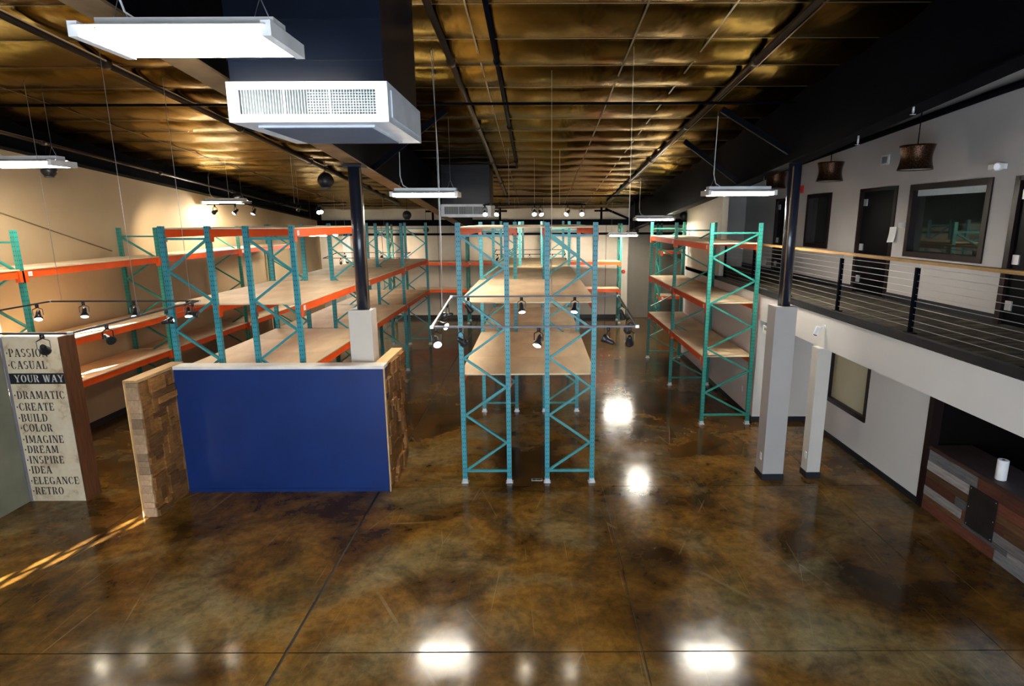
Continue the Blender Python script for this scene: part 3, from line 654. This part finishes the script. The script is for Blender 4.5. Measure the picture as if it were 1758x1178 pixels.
# ---------------------------------------------------------------- track lights
def spot(parent, p, d, lit, energy=0, s=1.0, mat='black_plastic', col=(1.0, 0.84, 0.62)):
    p = Vector(p); d = Vector(d).normalized(); piv = p + Vector((0, 0, -0.16 * s))
    m = MB().tube([p, p + Vector((0, 0, -0.045 * s))], 0.022 * s, 8)
    side = d.cross(Vector((0, 0, 1)))
    side = side.normalized() if side.length > 0.05 else Vector((1, 0, 0))
    for k in (-1, 1):
        a = p + Vector((0, 0, -0.045 * s)); b = a + side * (0.058 * s * k) + Vector((0, 0, -0.03 * s)); c = piv + side * (0.058 * s * k)
        m.bar(a, b, 0.010 * s, 0.008 * s, tuple(d)); m.bar(b, c, 0.010 * s, 0.008 * s, tuple(d))
    m.lathe(piv - d * 0.08 * s, d, [(0, 0.020 * s), (0.03 * s, 0.030 * s), (0.085 * s, 0.034 * s), (0.12 * s, 0.052 * s), (0.15 * s, 0.055 * s)], 12)
    h = m.build('spot_head', mat, parent)
    MB().lathe(piv + d * 0.068 * s, d, [(0, 0.046 * s), (0.004 * s, 0.046 * s)], 12).build('lens', 'lens_on' if (lit or energy) else 'glass_dark', h)
    if energy:
        l = bpy.data.lights.new('spot_light', 'SPOT'); l.energy = energy; l.spot_size = 1.25; l.spot_blend = 0.7; l.color = col; l.shadow_soft_size = 0.05
        o = link('spot_light', l, piv + d * 0.09 * s - WL[h], h); aim(o, d)
    return h
def track(label, x0, x1, y0, z0, y1, z1, heads, hang, mat='rail_grey', w=0.024, hw=0.0035):
    t = tag(empty('track_light', ((x0 + x1) / 2, (y0 + y1) / 2, min(z0, z1))), label, 'track light', 'track lights')
    for a, b in (((x0, y0, z0), (x1, y0, z0)), ((x1, y0, z0), (x1, y1, z1)), ((x1, y1, z1), (x0, y1, z1)), ((x0, y1, z1), (x0, y0, z0))):
        d = (Vector(b) - Vector(a)).normalized() * 0.0165
        MB().bar(Vector(a) + d, Vector(b) - d, w, 0.022).build('rail', mat, t)
    for p in ((x0, y0, z0), (x1, y0, z0), (x1, y1, z1), (x0, y1, z1)):
        B(p[0] - 0.02, p[0] + 0.02, p[1] - 0.02, p[1] + 0.02, p[2] - 0.016, p[2] + 0.016).build('corner', 'galvanised' if mat == 'rail_grey' else mat, t)
    for u, v in hang:
        x, y, z = x0 + (x1 - x0) * u, y0 + (y1 - y0) * v, z0 + (z1 - z0) * v
        MB().tube([(x, y, z), (x, y, ceil_z(y) - 0.03)], hw, 5).build('hanging_wire', 'wire', t)
    for (u, v, d, lit, e) in heads:
        x, y, z = x0 + (x1 - x0) * u, y0 + (y1 - y0) * v, z0 + (z1 - z0) * v
        spot(t, (x, y, z - 0.011), d, lit, e)
    return t
track('rectangular track light hanging in front of the middle rack', -1.26, 1.20, 6.87, 3.15, 8.55, 3.30,
      [(0.02, 0, (0.3, -0.8, -0.5), True, 12), (0.14, 0, (0.5, 0.5, -0.5), False, 0), (0.52, 0, (-0.3, -0.6, -0.8), True, 12), (0.86, 0, (-0.8, 0.4, 0.4), False, 0), (0.965, 0, (0.1, 0.6, -0.7), False, 0),
       (0.10, 1, (0.4, 0.4, -0.7), False, 0), (0.42, 1, (0.1, -0.5, -0.9), True, 10), (0.74, 1, (-0.15, -0.5, -0.9), True, 10),
       (0, 0.45, (0.75, -0.4, -0.3), True, 10), (0, 0.75, (-0.9, 0.2, -0.2), False, 0), (1, 0.35, (-0.3, 0.4, -0.8), False, 0), (1, 0.75, (0.3, 0.4, -0.8), False, 0)],
      [(0, 0.5), (1, 0.5), (0.6, 1)])
track('rectangular track light hanging before the lettered sign', -7.40, -5.14, 6.30, 3.20, 8.80, 3.22,
      [(0.86, 0, (-0.5, 0.8, -0.6), False, 0), (0, 0.9, (0.3, -0.5, -0.8), True, 10), (0.22, 1, (0.2, -0.4, -0.9), True, 10), (0.56, 1, (0.2, -0.4, -0.9), True, 10), (0.92, 1, (0.2, -0.4, -0.9), True, 10),
       (1, 0.22, (0.6, -0.3, -0.3), False, 0), (1, 0.68, (0.8, 0.4, 0.2), False, 0), (1, 0.93, (0.8, 0.2, -0.2), False, 0)],
      [(0.08, 1), (1, 0.45), (0.98, 0.95), (0.1, 0.0)])
track('high track light with glaring spots over the left double rack', -7.9, -5.3, 14.4, 4.80, 16.6, 4.90,
      [(0.06, 0, (-0.75, 0.35, -0.3), True, 160), (0.25, 0, (-0.45, -0.5, -0.6), True, 30), (0.42, 0, (-0.3, -0.4, -0.8), True, 20), (0.95, 0.3, (0.2, -0.6, -0.4), True, 15), (0.99, 0.1, (0.2, -0.6, -0.4), True, 15), (0.5, 1, (-0.6, 0.7, -0.5), False, 160)],
      [(0.2, 0), (0.8, 0), (0.5, 1)], 'black_steel')
track('high track light with a row of spots above the middle rack', -1.2, 1.1, 13.6, 4.74, 14.9, 4.80,
      [(0.01, 0, (0.1, -0.6, -0.4), True, 10), (0.13, 0, (-0.1, -0.7, -0.5), True, 15), (0.50, 0, (0, -0.7, -0.5), True, 15), (0.56, 0, (0.3, -0.6, -0.6), True, 10), (0.83, 0, (-0.4, -0.5, -0.5), True, 10), (0.97, 0, (0, -0.7, -0.5), True, 15), (0.5, 1, (0, 0.85, -0.3), False, 420)],
      [(0.25, 0), (0.75, 0), (0.5, 1)], 'black_steel')
track('low black track light before the end wall left', -8.2, -5.2, 22.6, 3.00, 24.2, 3.12,
      [(0.22, 0, (-0.3, 0.7, -0.6), False, 0), (0.3, 0, (0.2, 0.8, -0.4), False, 40), (0.78, 0, (0.5, 0.5, -0.5), False, 0), (0.97, 0, (0.6, 0.4, -0.3), False, 0), (0.6, 1, (0.1, 0.95, 0.1), False, 170), (0.1, 1, (-0.2, 0.9, 0.1), False, 170)], [(0.3, 0), (0.8, 0)], 'black_steel', 0.02)
track('low black track light before the end wall centre', -1.65, 1.1, 22.6, 3.12, 24.0, 3.22,
      [(0.05, 0, (-0.4, 0.6, -0.6), False, 0), (0.5, 0, (0, 0.8, -0.6), False, 0), (0.82, 0, (0.4, 0.6, -0.5), False, 0), (0.99, 0, (0.5, 0.6, -0.4), False, 0), (0.25, 1, (-0.2, 0.95, 0.1), False, 170), (0.75, 1, (0.2, 0.95, 0.1), False, 170)], [(0.3, 0), (0.7, 0)], 'black_steel', 0.02)
# white cable with knots dropping to the middle track light
tag(MB().tube([(-1.29, 7.75, 6.45), (-1.25, 7.74, 5.2), (-1.25, 7.73, 4.1), (-1.27, 7.72, 3.26)], 0.005, 6).build('power_cable', 'cord_white'), 'white power cable dropping to the middle track light', 'cable')

# ---------------------------------------------------------------- air units
def air_unit(x, y, zb, w, label, detail=True):
    a = tag(empty('air_unit', (x, y + w / 2, zb)), label, 'air unit'); h = 0.31; y1 = y + w * 1.05
    m = MB(); hw = w / 2; o = 0.06
    # casing as a hollow box frame around the grilles
    m.box(x - hw, x + hw, y, y + 0.02, zb + h - 0.06, zb + h); m.box(x - hw, x + hw, y, y + 0.02, zb, zb + 0.06)
    m.box(x - hw, x - hw + 0.09, y, y + 0.02, zb + 0.06, zb + h - 0.06); m.box(x + hw - 0.1, x + hw, y, y + 0.02, zb + 0.06, zb + h - 0.06)
    m.box(x - hw, x - hw + 0.02, y + 0.02, y1, zb, zb + h); m.box(x + hw - 0.02, x + hw, y + 0.02, y1, zb, zb + h)
    m.box(x - hw + 0.02, x + hw - 0.02, y1 - 0.02, y1, zb, zb + h); m.box(x - hw + 0.02, x + hw - 0.02, y + 0.02, y1 - 0.02, zb + h - 0.02, zb + h)
    m.box(x - hw + 0.02, x + hw - 0.02, y + 0.02, y + 0.2, zb, zb + 0.02); m.box(x - hw + 0.02, x + hw - 0.02, y1 - 0.2, y1 - 0.02, zb, zb + 0.02)
    m.box(x - hw + 0.02, x - hw + 0.2, y + 0.2, y1 - 0.2, zb, zb + 0.02); m.box(x + hw - 0.2, x + hw - 0.02, y + 0.2, y1 - 0.2, zb, zb + 0.02)
    m.build('casing', 'grille_white', a)
    B(x - hw + 0.06, x + hw - 0.06, y + 0.05, y + 0.06, zb + 0.04, zb + h - 0.04).build('grille_core', 'grille_dark', a)
    g0, g1 = x - hw + 0.09, x + hw - 0.1; n = 48; gm = MB()
    for i in range(1, n): xx = g0 + (g1 - g0) * i / n; gm.box(xx - 0.003, xx + 0.003, y + 0.006, y + 0.04, zb + 0.06, zb + h - 0.06)
    for i in range(1, 9): zz = zb + 0.06 + (h - 0.12) * i / 9; gm.box(g0 + (g1 - g0) * 0.5, g1, y + 0.012, y + 0.02, zz - 0.003, zz + 0.003)
    gm.build('front_grille', 'blind', a)
    for f in (1 / 3, 2 / 3): B(g0 + (g1 - g0) * f - 0.008, g0 + (g1 - g0) * f + 0.008, y + 0.002, y + 0.012, zb + 0.06, zb + h - 0.06).build('grille_divider', 'grille_white', a)
    B(x - hw + 0.16, x + hw - 0.16, y + 0.16, y1 - 0.16, zb - 0.018, zb - 0.001).build('bottom_frame', 'grille_white', a)
    bg_ = MB()
    for i in range(30): yy = y + 0.2 + (y1 - y - 0.4) * i / 29; bg_.box(x - hw + 0.19, x + hw - 0.19, yy - 0.004, yy + 0.004, zb - 0.024, zb - 0.0185)
    bg_.build('bottom_grille', 'grille_dark', a)
    B(x + hw + 0.001, x + hw + 0.012, y + 0.1, y1 - 0.1, zb + 0.05, zb + h - 0.05).build('side_grille', 'grille_white', a)
    dm = MB(); zc = zb + h + 0.001; ya, yb = y + 0.02, y1 - 0.02
    dm.quadv([(x - hw + 0.03, ya, zc), (x + hw - 0.03, ya, zc), (x + hw - 0.03, yb, zc), (x - hw + 0.03, yb, zc), (x - hw + 0.03, ya, ceil_z(ya) - 0.06), (x + hw - 0.03, ya, ceil_z(ya) - 0.06), (x + hw - 0.03, yb, ceil_z(yb) - 0.06), (x - hw + 0.03, yb, ceil_z(yb) - 0.06)],
             [(0, 3, 2, 1), (4, 5, 6, 7), (0, 1, 5, 4), (1, 2, 6, 5), (2, 3, 7, 6), (3, 0, 4, 7)])
    d = dm.build('duct', 'duct_black', a)
    for z in (zc + 0.16, zc + 0.46, zc + 0.8):
        if z < ceil_z(ya) - 0.1: B(x - hw + 0.022, x + hw - 0.022, ya - 0.008, ya, z, z + 0.02).build('duct_seam', 'duct_black', d)
air_unit(-1.85, 5.02, 5.19, 1.30, 'large white air unit on a black duct, nearest the viewer')
air_unit(-1.83, 15.5, 4.50, 1.30, 'smaller looking white air unit on a black duct above the middle rack')

# ---------------------------------------------------------------- ball speakers
for (x, y, z, r, l) in ((-4.05, 11.6, 5.16, 0.15, 'black ball speaker beside the black column'), (-4.3, 19.8, 4.58, 0.15, 'black ball speaker farther right of the column'), (-9.25, 11.5, 5.36, 0.13, 'black ball speaker high on the tan wall'),
                        (-4.65, 25.0, 4.02, 0.12, 'black ball speaker on the end wall girt'), (5.1, 20.6, 4.52, 0.15, 'black ball speaker past the cream wall corner'), (4.25, 25.4, 3.95, 0.13, 'black ball speaker in front of the grey door'), (-8.9, 17.9, 5.12, 0.12, 'small black ball speaker over the farther tan wall lamp')):
    s = tag(empty('ball_speaker', (x, y, z - r)), l, 'speaker', 'hanging ball speakers')
    MB().lathe((x, y, z - r), (0, 0, 1), [(r * (1 - math.cos(PI * i / 10)), max(0.01, r * math.sin(PI * i / 10))) for i in range(11)], 20).build('shell', 'black_plastic', s)
    MB().lathe((x, y - 0.1 * r, z - r * 1.02), (0, 0, 1), [(0, r * 0.55), (r * 0.18, r * 0.66)], 16).build('grille', 'grille_dark', s)
    MB().tube([(x, y, z + r * 0.98), (x, y, ceil_z(y) - 0.04)], 0.006, 5).build('hanging_rod', 'black_steel', s)

# ---------------------------------------------------------------- pendant lamps over the loft
for i, (y, l) in enumerate(((9.28, 'first'), (11.95, 'second'), (14.62, 'third'), (17.3, 'fourth'))):
    x, z0 = 5.8, 5.13; p = tag(empty('pendant_lamp', (x, y, z0)), 'brown copper hourglass pendant lamp over the loft, %s from the right' % l, 'lamp', 'pendant lamps over the loft')
    pr = [(0.36 * k / 10, 0.245 - 0.035 * math.sin(PI * k / 10)) for k in range(11)]
    MB().lathe((x, y, z0), (0, 0, 1), pr + [(h, r - 0.006) for h, r in reversed(pr)] + [pr[0]], 28, caps=False).build('shade', 'copper_shade', p)
    MB().lathe((x, y, z0 + 0.012), (0, 0, 1), [(0, 0.235), (0.006, 0.235)], 28).build('diffuser', 'cap_white', p)
    MB().lathe((x, y, z0 + 0.33), (0, 0, 1), [(0, 0.23), (0.005, 0.23)], 28).build('top_disc', 'black_steel', p)
    MB().tube([(x, y, z0 + 0.335), (x, y, ceil_z(y) - 0.03)], 0.008, 6).build('cord', 'black_steel', p)

# ---------------------------------------------------------------- blue partition with wood block wings
dp = tag(empty('display_partition', (-4.1, 9.05, 0)), 'blue display partition with wood block wings at both ends', 'partition')
B(-5.78, -2.445, 8.97, 9.17, 0, 2.10).build('blue_panel', 'blue_paint', dp)
B(-5.78, -2.445, 8.958, 8.97, 0, 0.06).build('blue_kick_strip', 'blue_paint', dp)
B(-5.78, -2.43, 8.95, 9.19, 2.10, 2.15).build('white_cap', 'cap_white', dp)
B(-2.445, -2.425, 8.95, 9.0, 0, 2.10).build('corner_trim', 'pine', dp)
lw = B(-5.985, -5.82, 8.16, 9.30, 0, 2.11).build('left_wing', 'edge_wood', dp)
B(-6.0, -5.80, 8.13, 9.30, 2.111, 2.15).build('wing_cap', 'pine', lw)
B(-6.0, -5.986, 8.13, 9.30, 0, 2.11).build('back_board', 'pine', lw)
z = 0.0
while z < 2.1:
    h = min(random.choice((0.09, 0.12, 0.15, 0.2)), 2.108 - z)
    if h < 0.03: break
    B(-5.96, -5.795 + random.uniform(-0.012, 0.01), 8.13 + random.uniform(0, 0.008), 8.158, z + 0.002, z + h - 0.002).build('edge_block', 'edge_wood', lw); z += h
rw = B(-2.62, -2.47, 9.2, 10.28, 0, 2.11).build('right_wing', 'edge_wood', dp)
B(-2.63, -2.44, 9.195, 10.30, 2.111, 2.15).build('wing_cap', 'pine', rw)
def blocks(parent, xf, y0, y1, z0, z1, c=0.105):
    ny, nz = int((y1 - y0) / c), int((z1 - z0) / c); cy, cz = (y1 - y0) / ny, (z1 - z0) / nz; used = set()
    for j in range(nz):
        for i in range(ny):
            if (i, j) in used: continue
            a, b = random.choice(((1, 1), (2, 1), (1, 2), (1, 3), (3, 1), (2, 2), (1, 4), (3, 2), (4, 1)))
            while a > 1 and (i + a > ny or any((i + q, j) in used for q in range(a))): a -= 1
            while b > 1 and (j + b > nz or any((i + q, j + r_) in used for q in range(a) for r_ in range(b))): b -= 1
            for q in range(a):
                for r_ in range(b): used.add((i + q, j + r_))
            d = random.choice((0.01, 0.022, 0.034, 0.052, 0.07))
            B(xf, xf + d, y0 + i * cy + 0.001, y0 + (i + a) * cy - 0.001, z0 + j * cz + 0.001, z0 + (j + b) * cz - 0.001).build('wood_block', 'block_wood', parent)
blocks(lw, -5.819, 8.16, 8.95, 0.0, 2.10); blocks(rw, -2.469, 9.01, 10.28, 0.0, 2.10)

# ---------------------------------------------------------------- lettered sign
def glyph(ch):
    R = lambda a, b, c, d: ('p', [(a, b), (c, b), (c, d), (a, d)])
    def arc(cx, cy, rx, ry, a0, a1, tx=0.2, ty=0.08):
        n = 8; o = []; q = []
        for i in range(n + 1):
            a = math.radians(a0 + (a1 - a0) * i / n)
            o.append((cx + rx * math.cos(a), cy + ry * math.sin(a))); q.append((cx + (rx - tx) * math.cos(a), cy + (ry - ty) * math.sin(a)))
        return [('p', [o[i], o[i + 1], q[i + 1], q[i]]) for i in range(n)]
    def stem(x, w=0.2, s=True): return [R(x, 0, x + w, 1)] + ([R(x - 0.06, 0, x + w + 0.06, 0.07), R(x - 0.06, 0.93, x + w + 0.06, 1)] if s else [])
    def dg(x0, y0, x1, y1, w): return [('p', [(x0 - w / 2, y0), (x0 + w / 2, y0), (x1 + w / 2, y1), (x1 - w / 2, y1)])]
    G = {
        'I': (0.44, lambda: stem(0.12)),
        'L': (0.74, lambda: stem(0.1) + [R(0.36, 0, 0.68, 0.09), R(0.6, 0, 0.68, 0.3)]),
        'E': (0.76, lambda: stem(0.1) + [R(0.36, 0, 0.7, 0.09), R(0.36, 0.91, 0.7, 1), R(0.62, 0.72, 0.7, 1), R(0.62, 0, 0.7, 0.28), R(0.36, 0.46, 0.56, 0.55)]),
        'T': (0.8, lambda: stem(0.3, s=False) + [R(0.22, 0, 0.58, 0.07), R(0.04, 0.9, 0.26, 1), R(0.54, 0.9, 0.76, 1), R(0.04, 0.72, 0.11, 1), R(0.69, 0.72, 0.76, 1)]),
        'P': (0.78, lambda: stem(0.1) + arc(0.42, 0.72, 0.32, 0.28, -85, 85)),
        'R': (0.86, lambda: stem(0.1) + arc(0.42, 0.74, 0.32, 0.26, -85, 85) + dg(0.7, 0, 0.5, 0.46, 0.22)),
        'B': (0.82, lambda: stem(0.1) + arc(0.42, 0.75, 0.3, 0.25, -85, 85) + arc(0.42, 0.26, 0.36, 0.26, -85, 85)),
        'D': (0.86, lambda: stem(0.1) + arc(0.40, 0.5, 0.42, 0.5, -85, 85)),
        'O': (0.88, lambda: arc(0.44, 0.5, 0.4, 0.52, 98, 262) + arc(0.44, 0.5, 0.4, 0.52, -82, 82)),
        'C': (0.84, lambda: arc(0.44, 0.5, 0.4, 0.52, 98, 262) + arc(0.44, 0.5, 0.38, 0.52, 30, 80, 0.1) + arc(0.44, 0.5, 0.38, 0.52, -80, -30, 0.1)),
        'G': (0.88, lambda: arc(0.44, 0.5, 0.4, 0.52, 98, 262) + arc(0.44, 0.5, 0.38, 0.52, 35, 80, 0.1) + arc(0.44, 0.5, 0.38, 0.52, -80, -50, 0.1) + [R(0.6, 0.03, 0.8, 0.42)]),
        'S': (0.72, lambda: arc(0.36, 0.74, 0.3, 0.27, 30, 250, 0.17, 0.09) + arc(0.36, 0.26, 0.3, 0.27, -150, 75, 0.17, 0.09)),
        'A': (0.92, lambda: dg(0.14, 0, 0.42, 1, 0.09) + dg(0.74, 0, 0.48, 1, 0.22) + [R(0.3, 0.3, 0.5, 0.38), R(0.02, 0, 0.28, 0.07), R(0.58, 0, 0.9, 0.07)]),
        'N': (0.92, lambda: [R(0.12, 0, 0.2, 1), R(0.72, 0, 0.8, 1), R(0.04, 0, 0.3, 0.07), R(0.62, 0.93, 0.88, 1), R(0.04, 0.93, 0.2, 1)] + dg(0.74, 0, 0.24, 1, 0.22)),
        'M': (1.08, lambda: [R(0.12, 0, 0.2, 1), R(0.82, 0, 1.0, 1), R(0.04, 0, 0.28, 0.07), R(0.74, 0, 1.06, 0.07)] + dg(0.5, 0.1, 0.24, 1, 0.2) + dg(0.54, 0.1, 0.8, 1, 0.09)),
        'U': (0.88, lambda: [R(0.1, 0.3, 0.3, 1), R(0.68, 0.3, 0.76, 1), R(0.04, 0.93, 0.36, 1), R(0.6, 0.93, 0.84, 1)] + arc(0.43, 0.32, 0.33, 0.34, 180, 262) + arc(0.43, 0.32, 0.33, 0.34, 278, 360, 0.1)),
        'W': (1.16, lambda: dg(0.34, 0, 0.16, 1, 0.2) + dg(0.4, 0, 0.56, 1, 0.09) + dg(0.78, 0, 0.6, 1, 0.2) + dg(0.84, 0, 1.02, 1, 0.09) + [R(0.0, 0.93, 0.3, 1), R(0.92, 0.93, 1.14, 1)]),
        'Y': (0.88, lambda: [R(0.34, 0, 0.54, 0.44), R(0.26, 0, 0.62, 0.07), R(0.0, 0.93, 0.3, 1), R(0.62, 0.93, 0.88, 1)] + dg(0.4, 0.48, 0.16, 1, 0.2) + dg(0.5, 0.48, 0.74, 1, 0.09)),
        '.': (0.34, lambda: [R(0.08, 0.36, 0.24, 0.56)]), ' ': (0.4, lambda: []),
    }
    w, fn = G[ch]; return w, fn()
def lettering(text, x, y, z, h, mat, parent, wscale=0.8, face='y'):
    cx = 0
    for ch in text:
        w, polys = glyph(ch); m = MB()
        for _, pts in polys:
            f = [((cx + px) * h * wscale, py * h) for px, py in pts]
            ar = sum(f[i][0] * f[(i + 1) % 4][1] - f[(i + 1) % 4][0] * f[i][1] for i in range(4))
            if ar < 0: f.reverse()
            P = (lambda a, b, o: (x + a, y + o, z + b)) if face == 'y' else (lambda a, b, o: (x + o, y - a, z + b))
            m.quadv([P(a, b, 0) for a, b in f] + [P(a, b, 0.0015) for a, b in f], [(0, 1, 2, 3), (7, 6, 5, 4), (0, 4, 5, 1), (1, 5, 6, 2), (2, 6, 7, 3), (3, 7, 4, 0)])
        if m.v: m.build('bullet' if ch == '.' else 'letter', mat, parent)
        cx += w + 0.07
sg = tag(empty('word_sign', (-7.7, 8.8, 0)), 'tall weathered sign lettered PASSION, CASUAL, YOUR WAY and other words', 'sign')
B(-8.13, -7.275, 8.672, 8.70, 0, 2.68).build('face_board', 'sign_weathered', sg)
B(-8.10, -7.275, 8.701, 8.96, 0, 2.68).build('core', 'green_panel', sg)
B(-7.274, -7.25, 8.665, 8.97, 0, 2.69).build('side_board', 'dark_wood', sg)
B(-8.16, -7.275, 8.672, 8.97, 2.681, 2.70).build('top_board', 'cap_white', sg)
B(-8.165, -8.131, 8.66, 8.70, 0, 2.68).build('edge_strip', 'edge_violet', sg)
band = B(-8.125, -7.28, 8.669, 8.6715, 1.955, 2.125).build('black_band', 'black_base', sg)
rows = (('PASSION', 2.385), ('CASUAL', 2.195), ('YOUR WAY', 1.985), ('DRAMATIC', 1.715), ('CREATE', 1.525), ('BUILD', 1.345), ('COLOR', 1.18), ('IMAGINE', 0.99), ('DREAM', 0.82), ('INSPIRE', 0.645), ('IDEA', 0.475), ('ELEGANCE', 0.29), ('RETRO', 0.115))
for tx, z in rows:
    if tx == 'YOUR WAY': lettering(' ' + tx, -8.10, 8.667, z, 0.115, 'ink_white', sg, 0.90)
    else: lettering('.' + tx, -8.11, 8.670, z, 0.126, 'ink', sg, 0.82)
tag(B(-8.30, -8.168, 5.6, 8.66, 0, 2.62).build('partition_panel', 'green_panel'), 'plain grey green partition panel beside the lettered sign', 'partition')

# ---------------------------------------------------------------- plank counter
ct = tag(empty('plank_counter', (6.2, 6.0, 0)), 'reclaimed plank bar counter under the loft', 'counter')
B(6.02, 6.5, 3.0, 8.35, 0.0, 0.97).build('carcass', 'interior_dark', ct)
tp = MB(); n = 24
for i in range(n):
    y0, y1 = 3.0 + 5.36 * i / n, 3.0 + 5.36 * (i + 1) / n
    e0, e1 = 5.955 + 0.02 * noise.noise((i * 0.7, 0, 0)), 5.955 + 0.02 * noise.noise(((i + 1) * 0.7, 0, 0))
    tp.quadv([(e0, y0, 0.971), (6.62, y0, 0.971), (6.62, y1, 0.971), (e1, y1, 0.971), (e0 + 0.02, y0, 1.02), (6.62, y0, 1.02), (6.62, y1, 1.02), (e1 + 0.02, y1, 1.02)],
             [(0, 3, 2, 1), (4, 5, 6, 7), (3, 0, 4, 7), (1, 2, 6, 5)] + ([(0, 1, 5, 4)] if i == 0 else []) + ([(2, 3, 7, 6)] if i == n - 1 else []))
tp.build('live_edge_top', 'slab_dark', ct)
pm_ = ['plank_grey', 'plank_red', 'plank_brown', 'plank_pale', 'plank_brown', 'plank_red', 'plank_grey']
R_ = [(0.0, 0.16, [(8.35, 6.9, 'plank_red'), (6.9, 5.6, 'plank_grey'), (5.6, 3.0, 'plank_brown')]), (0.16, 0.24, [(8.35, 7.5, 'plank_brown'), (7.5, 6.7, 'plank_grey'), (6.7, 5.4, 'plank_pale'), (5.4, 3.0, 'plank_red')]),
      (0.24, 0.38, [(8.35, 7.55, 'plank_pale'), (7.55, 7.0, 'plank_brown'), (7.0, 5.9, 'plank_pale'), (5.9, 3.0, 'plank_grey')]), (0.38, 0.52, [(8.35, 7.7, 'plank_red'), (7.7, 7.4, 'plank_grey'), (7.4, 6.8, 'plank_red'), (6.8, 5.5, 'plank_brown'), (5.5, 3.0, 'plank_red')]),
      (0.52, 0.64, [(8.35, 7.45, 'plank_brown'), (7.45, 6.8, 'plank_brown'), (6.8, 5.2, 'plank_brown'), (5.2, 3.0, 'plank_grey')]), (0.64, 0.79, [(8.35, 7.3, 'plank_pale'), (7.3, 6.0, 'plank_red'), (6.0, 3.0, 'plank_brown')]),
      (0.79, 0.97, [(8.35, 7.35, 'plank_grey'), (7.35, 6.2, 'plank_red'), (6.2, 3.0, 'plank_red')])]
for z0, z1, ps in R_:
    for y1, y0, mt in ps: B(5.985 - random.uniform(0, 0.012), 6.018, y0 + 0.002, y1 - 0.002, z0 + 0.002, z1 - 0.002).build('plank', mt, ct)
sp = B(5.964, 5.970, 6.95, 7.45, 0.22, 0.80).build('steel_panel', 'steel_dark', ct)
for y in (6.98, 7.42):
    for z in (0.25, 0.5, 0.77): MB().lathe((5.964, y, z), (-1, 0, 0), [(0, 0.008), (0.005, 0.004)], 8).build('rivet', 'galvanised', sp)
pt = tag(empty('paper_towel_roll', (6.12, 7.16, 1.02)), 'white paper towel roll standing on the plank counter', 'paper roll')
MB().lathe((6.12, 7.16, 1.021), (0, 0, 1), [(0, 0.06), (0.004, 0.064), (0.27, 0.064), (0.275, 0.06), (0.275, 0.02), (0.26, 0.02)], 24).build('roll', 'paper', pt)
MB().lathe((6.12, 7.16, 1.282), (0, 0, 1), [(0, 0.0195), (0.016, 0.0195), (0.016, 0.015), (0.001, 0.015)], 16).build('core_tube', 'plank_brown', pt)

# ---------------------------------------------------------------- small fittings
sc_ = tag(empty('security_camera', (4.70, 9.62, 2.55)), 'white bullet security camera on the loft fascia', 'camera')
MB().lathe((4.7495, 9.45, 2.66), (-1, 0, 0), [(0, 0.035), (0.02, 0.03)], 14).tube([(4.74, 9.45, 2.66), (4.68, 9.47, 2.64)], 0.014, 8).build('bracket', 'lamp_white', sc_)
MB().lathe((4.66, 9.48, 2.66), (-0.25, 0.1, -0.96), [(0, 0.03), (0.01, 0.036), (0.13, 0.036), (0.14, 0.034)], 16).build('body', 'lamp_white', sc_)
MB().lathe((4.6235, 9.4945, 2.5195), (-0.25, 0.1, -0.96), [(0, 0.03), (0.012, 0.028)], 14).build('lens', 'black_plastic', sc_)
rp = tag(empty('room_plate', (4.70, 11.8, 2.2)), 'small white lettered plate beside the grey boxed column', 'sign')
B(4.765, 4.785, 11.62, 12.08, 2.06, 2.22).build('plate', 'paper', rp)
for y in (11.7, 12.0): B(4.77, 4.78, y - 0.01, y + 0.01, 2.2205, 2.3).build('hanger', 'galvanised', rp)
lettering('ROO', 4.762, 12.0, 2.13, 0.055, 'ink', rp, 0.9, 'x')
fb_ = tag(empty('floor_box', (0.0, 9.36, 0)), 'grey floor outlet box between the middle rack feet', 'outlet')
B(-0.105, 0.085, 9.33, 9.42, 0.0005, 0.006).build('frame', 'galvanised', fb_); B(-0.09, -0.03, 9.345, 9.405, 0.0065, 0.008).build('socket', 'black_plastic', fb_); B(-0.02, 0.07, 9.345, 9.405, 0.0065, 0.008).build('lid', 'steel_dark', fb_)
tag(MB().lathe((3.88, YB - 0.2005, 2.12), (0, -1, 0), [(0, 0.09), (0.05, 0.07), (0.06, 0.04)], 14).build('alarm_bell', 'red_plastic'), 'red alarm bell on the cream pilaster', 'alarm')
for (x, y, z) in ((4.0, 7.6, 5.32), (4.0, 6.55, 5.5)):
    MB().tube([(x, y, z), (x, y, z + 0.09)], 0.012, 8).lathe((x, y, z - 0.02), (0, 0, 1), [(0, 0.03), (0.004, 0.03)], 10).tube([(x, y, z - 0.018), (x, y, z)], 0.006, 6).build('sprinkler', 'galvanised', loft_rafter)
tag(MB().box(-4.1, -3.9, 7.6, 7.68, 6.28, 6.38).build('junction_box', 'galvanised'), 'small grey junction box under the foil ceiling', 'box')
